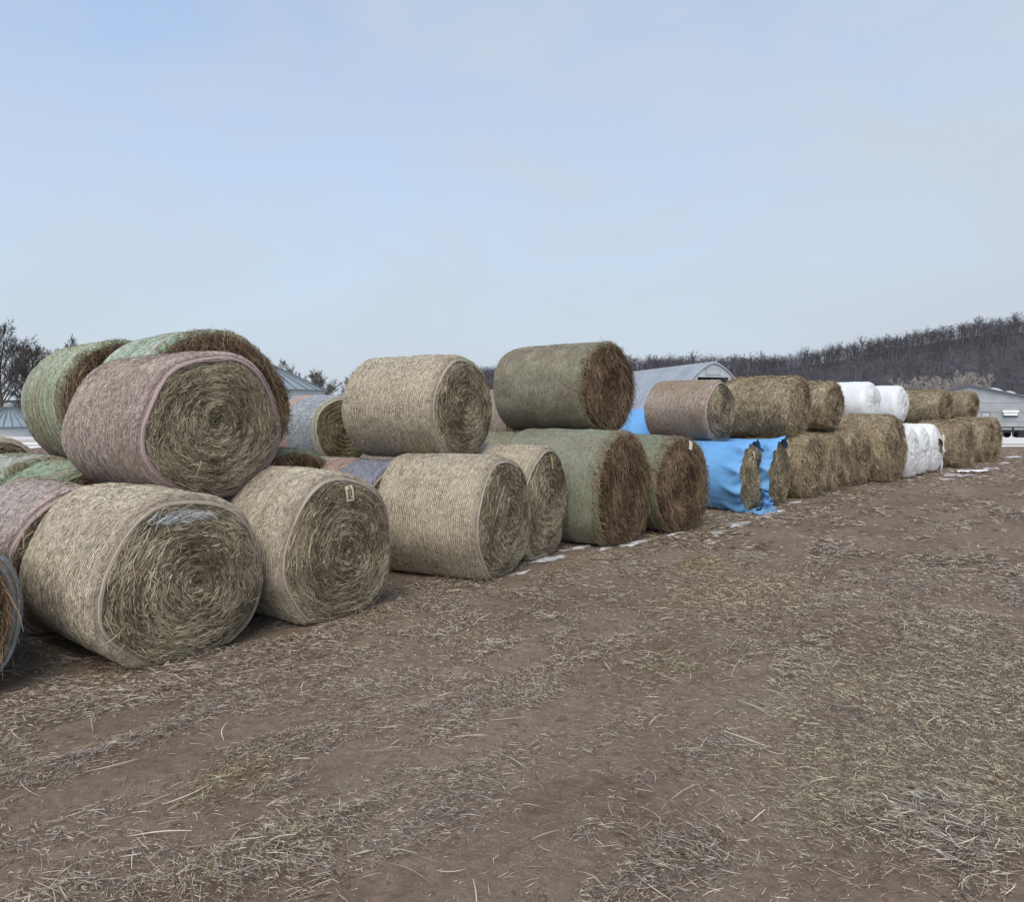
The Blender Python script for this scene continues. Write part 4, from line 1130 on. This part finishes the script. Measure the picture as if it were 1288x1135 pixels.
grain_bin(326, Yb, 5.4, ez, pk, 'grain bin with blue-grey conical roof right of the pinkish upper bale', hatch=-75)
Yb = 95.0
ez = CAM_H + (512 - 536) / F * Yb - float(gz(*at(10, Yb)))
pk = CAM_H + (512 - 512) / F * Yb - float(gz(*at(10, Yb)))
grain_bin(12, 75, 3.6, CAM_H - 24 / F * 75 - float(gz(*at(12, 75))), CAM_H + 0 / F * 75 - float(gz(*at(12, 75))), 'small grain bin roof just above the bales at the left frame edge')

def grey_shed():
    P_ = at(1218, 112); z0 = float(gz(*P_))
    root = empty('farm_building', (P_[0], P_[1], z0), radians(-30), 'long light grey metal building with white awnings and snow on its roof edge', 'building')
    k = 112 / F
    Ht = CAM_H + (512 - 485) * k - z0; W_ = 19.0; sl_ = .25; ev = Ht - W_ * sl_; Dp = 30
    w_ = MB()
    yy = np.linspace(-W_, W_, 3)
    for y_ in (0, Dp):
        P = np.array([[(-W_, y_, -.3), (0, y_, -.3), (W_, y_, -.3)], [(-W_, y_, ev), (0, y_, Ht), (W_, y_, ev)]]); w_.grid(P, 0, (.5, .5, .5), None, False, False)
    for x_ in (-W_, W_):
        w_.grid(np.array([[(x_, 0, -.3), (x_, Dp, -.3)], [(x_, 0, ev), (x_, Dp, ev)]]), 0, (.5, .5, .5), None, False, False)
    w_.build('wall', M_shed, root)
    r = MB()
    for sg in (-1, 1):
        P = np.array([[(0, -.45, Ht + .10), (0, Dp + .4, Ht + .10)], [(sg * (W_ + .5), -.45, ev - .03), (sg * (W_ + .5), Dp + .4, ev - .03)]])
        r.grid(P, 0, (.5, .5, .5), None, False, False)
        P2 = P.copy(); P2[..., 2] -= .09; r.grid(P2, 0, (.5, .5, .5), None, False, False)
    r.build('roof', M_roof, root)
    f = MB()
    for sg in (-1, 1): f.tube([(0, -.46, Ht), (sg * (W_ + .5), -.46, ev - .12)], .14, 0, (.5, .5, .5), 4)
    f.build('fascia', M_trim, root)
    g_ = MB()
    for zz in (1.35, 2.75, 4.1): 
        xw = min(W_, (Ht - zz) / sl_); g_.box((0, -.015, zz), (2 * xw, .05, .035), 0)
    g_.build('cladding_joint', plain('joint', (.24, .25, .265)), root)
    rs = np.random.default_rng(4)
    s_ = MB()
    for x_ in (3.4, 5.2, 7.6, 8.6, 11.2, 13.6, 16.2):
        tt = np.linspace(0, 2 * pi, 16, endpoint=False); Rr, Tt = np.meshgrid(np.linspace(0, 1, 5), tt, indexing='ij')
        a_ = rs.uniform(.5, 1.1)
        X_ = x_ + a_ * Rr * np.cos(Tt); Y_ = .3 + .9 * Rr * np.sin(Tt)
        s_.grid(np.stack([X_, Y_, Ht + .10 - sl_ * X_ + .28 * (1 - Rr ** 2)], -1)[:, ::-1], 0, (1, 1, 1), None, True)
    s_.build('roof_snow', M_snow, root)
    for px in (1261, 1286, 1312):
        xl = (px - 1218) * k * 1.01; zc = CAM_H + (512 - 518.5) * k - z0
        a_ = MB(); a_.box((xl, -.32, zc + .12), (2.0, .62, .34), 0); a_.box((xl, -.34, zc - .30), (1.7, .5, .34), 0)
        o = a_.build('awning', M_pale, root)
        d_ = MB(); d_.box((xl, -.05, zc - .62), (1.8, .06, .28), 0); d_.build('vent', M_trim, o)
    d_ = MB(); xl = (1236 - 1218) * k
    for dx_ in (-.5, .5): d_.box((xl + dx_, -.03, 1.35), (.06, .08, 2.7), 0)
    d_.box((xl, -.03, 2.68), (1.06, .08, .06), 0); d_.build('door_frame', M_trim, root)
    d_ = MB(); d_.box((xl, -.01, 1.32), (.94, .06, 2.6), 0); d_.build('door', plain('door', (.37, .39, .41)), root)
grey_shed()

def trailer():
    x, y = at(1282, 70); z0 = float(gz(x, y))
    root = empty('flatbed_trailer', (x, y, z0), radians(-3), 'low black flatbed trailer parked before the grey building', 'trailer')
    b_ = MB(); b_.box((0, 0, .62), (7.0, 2.0, .14), 0)
    for y_ in (-1.0, 1.0):
        b_.box((0, y_, .72), (7.0, .07, .05), 0)
    b_.build('deck', M_dark, root)
    r = MB()
    for y_ in (-1.03, 1.03):
        r.box((0, y_, 1.0), (6.9, .06, .06), 0)
        for x_ in np.linspace(-3.4, 3.4, 7): r.box((x_, y_, .85), (.06, .06, .3), 0)
    r.build('side_rail', M_dark, root)
    for x_ in (-.45, .45):
        for y_ in (-1.15, 1.15):
            w_ = MB(); w_.tube([(x_, y_ - .11, .36), (x_, y_ + .11, .36)], .36, 0, (.5, .5, .5), 20)
            w_.tube([(x_, y_ - .12, .36), (x_, y_ - .119, .36)], [.36, .0], 0, (.5, .5, .5), 20)
            w_.build('wheel', M_dark, root)
    t_ = MB(); t_.tube([(-3.4, .7, .55), (-4.9, 0, .55)], .06); t_.tube([(-3.4, -.7, .55), (-4.9, 0, .55)], .06); t_.tube([(-4.6, 0, .1), (-4.6, 0, 1.0)], .05)
    t_.build('drawbar', M_dark, root)
    
trailer()

# scrap of white film on the ground by the torn bale
sx, sy = 11.75, 18.95
k = np.linspace(0, 1, 20); Kx, Kv = np.meshgrid(k, np.linspace(-1, 1, 7), indexing='ij')
lx = 1.0 * Kx - .4; ly = Kv * (.10 + .05 * np.sin(Kx * 9)) + .06 * np.sin(Kx * 5)
sh = MB(); sh.grid(np.stack([lx, ly, .02 + .05 * np.abs(np.sin(Kx * 8 + Kv * 2)) * (1 - .4 * Kv ** 2)], -1)[::-1], 0)
o = sh.build('plastic_scrap', M_white, None, (sx, sy, float(gz(sx, sy)) + .0), radians(25))
tag(o, 'crumpled scrap of white film on the soil beside the torn white bale', 'plastic scrap')
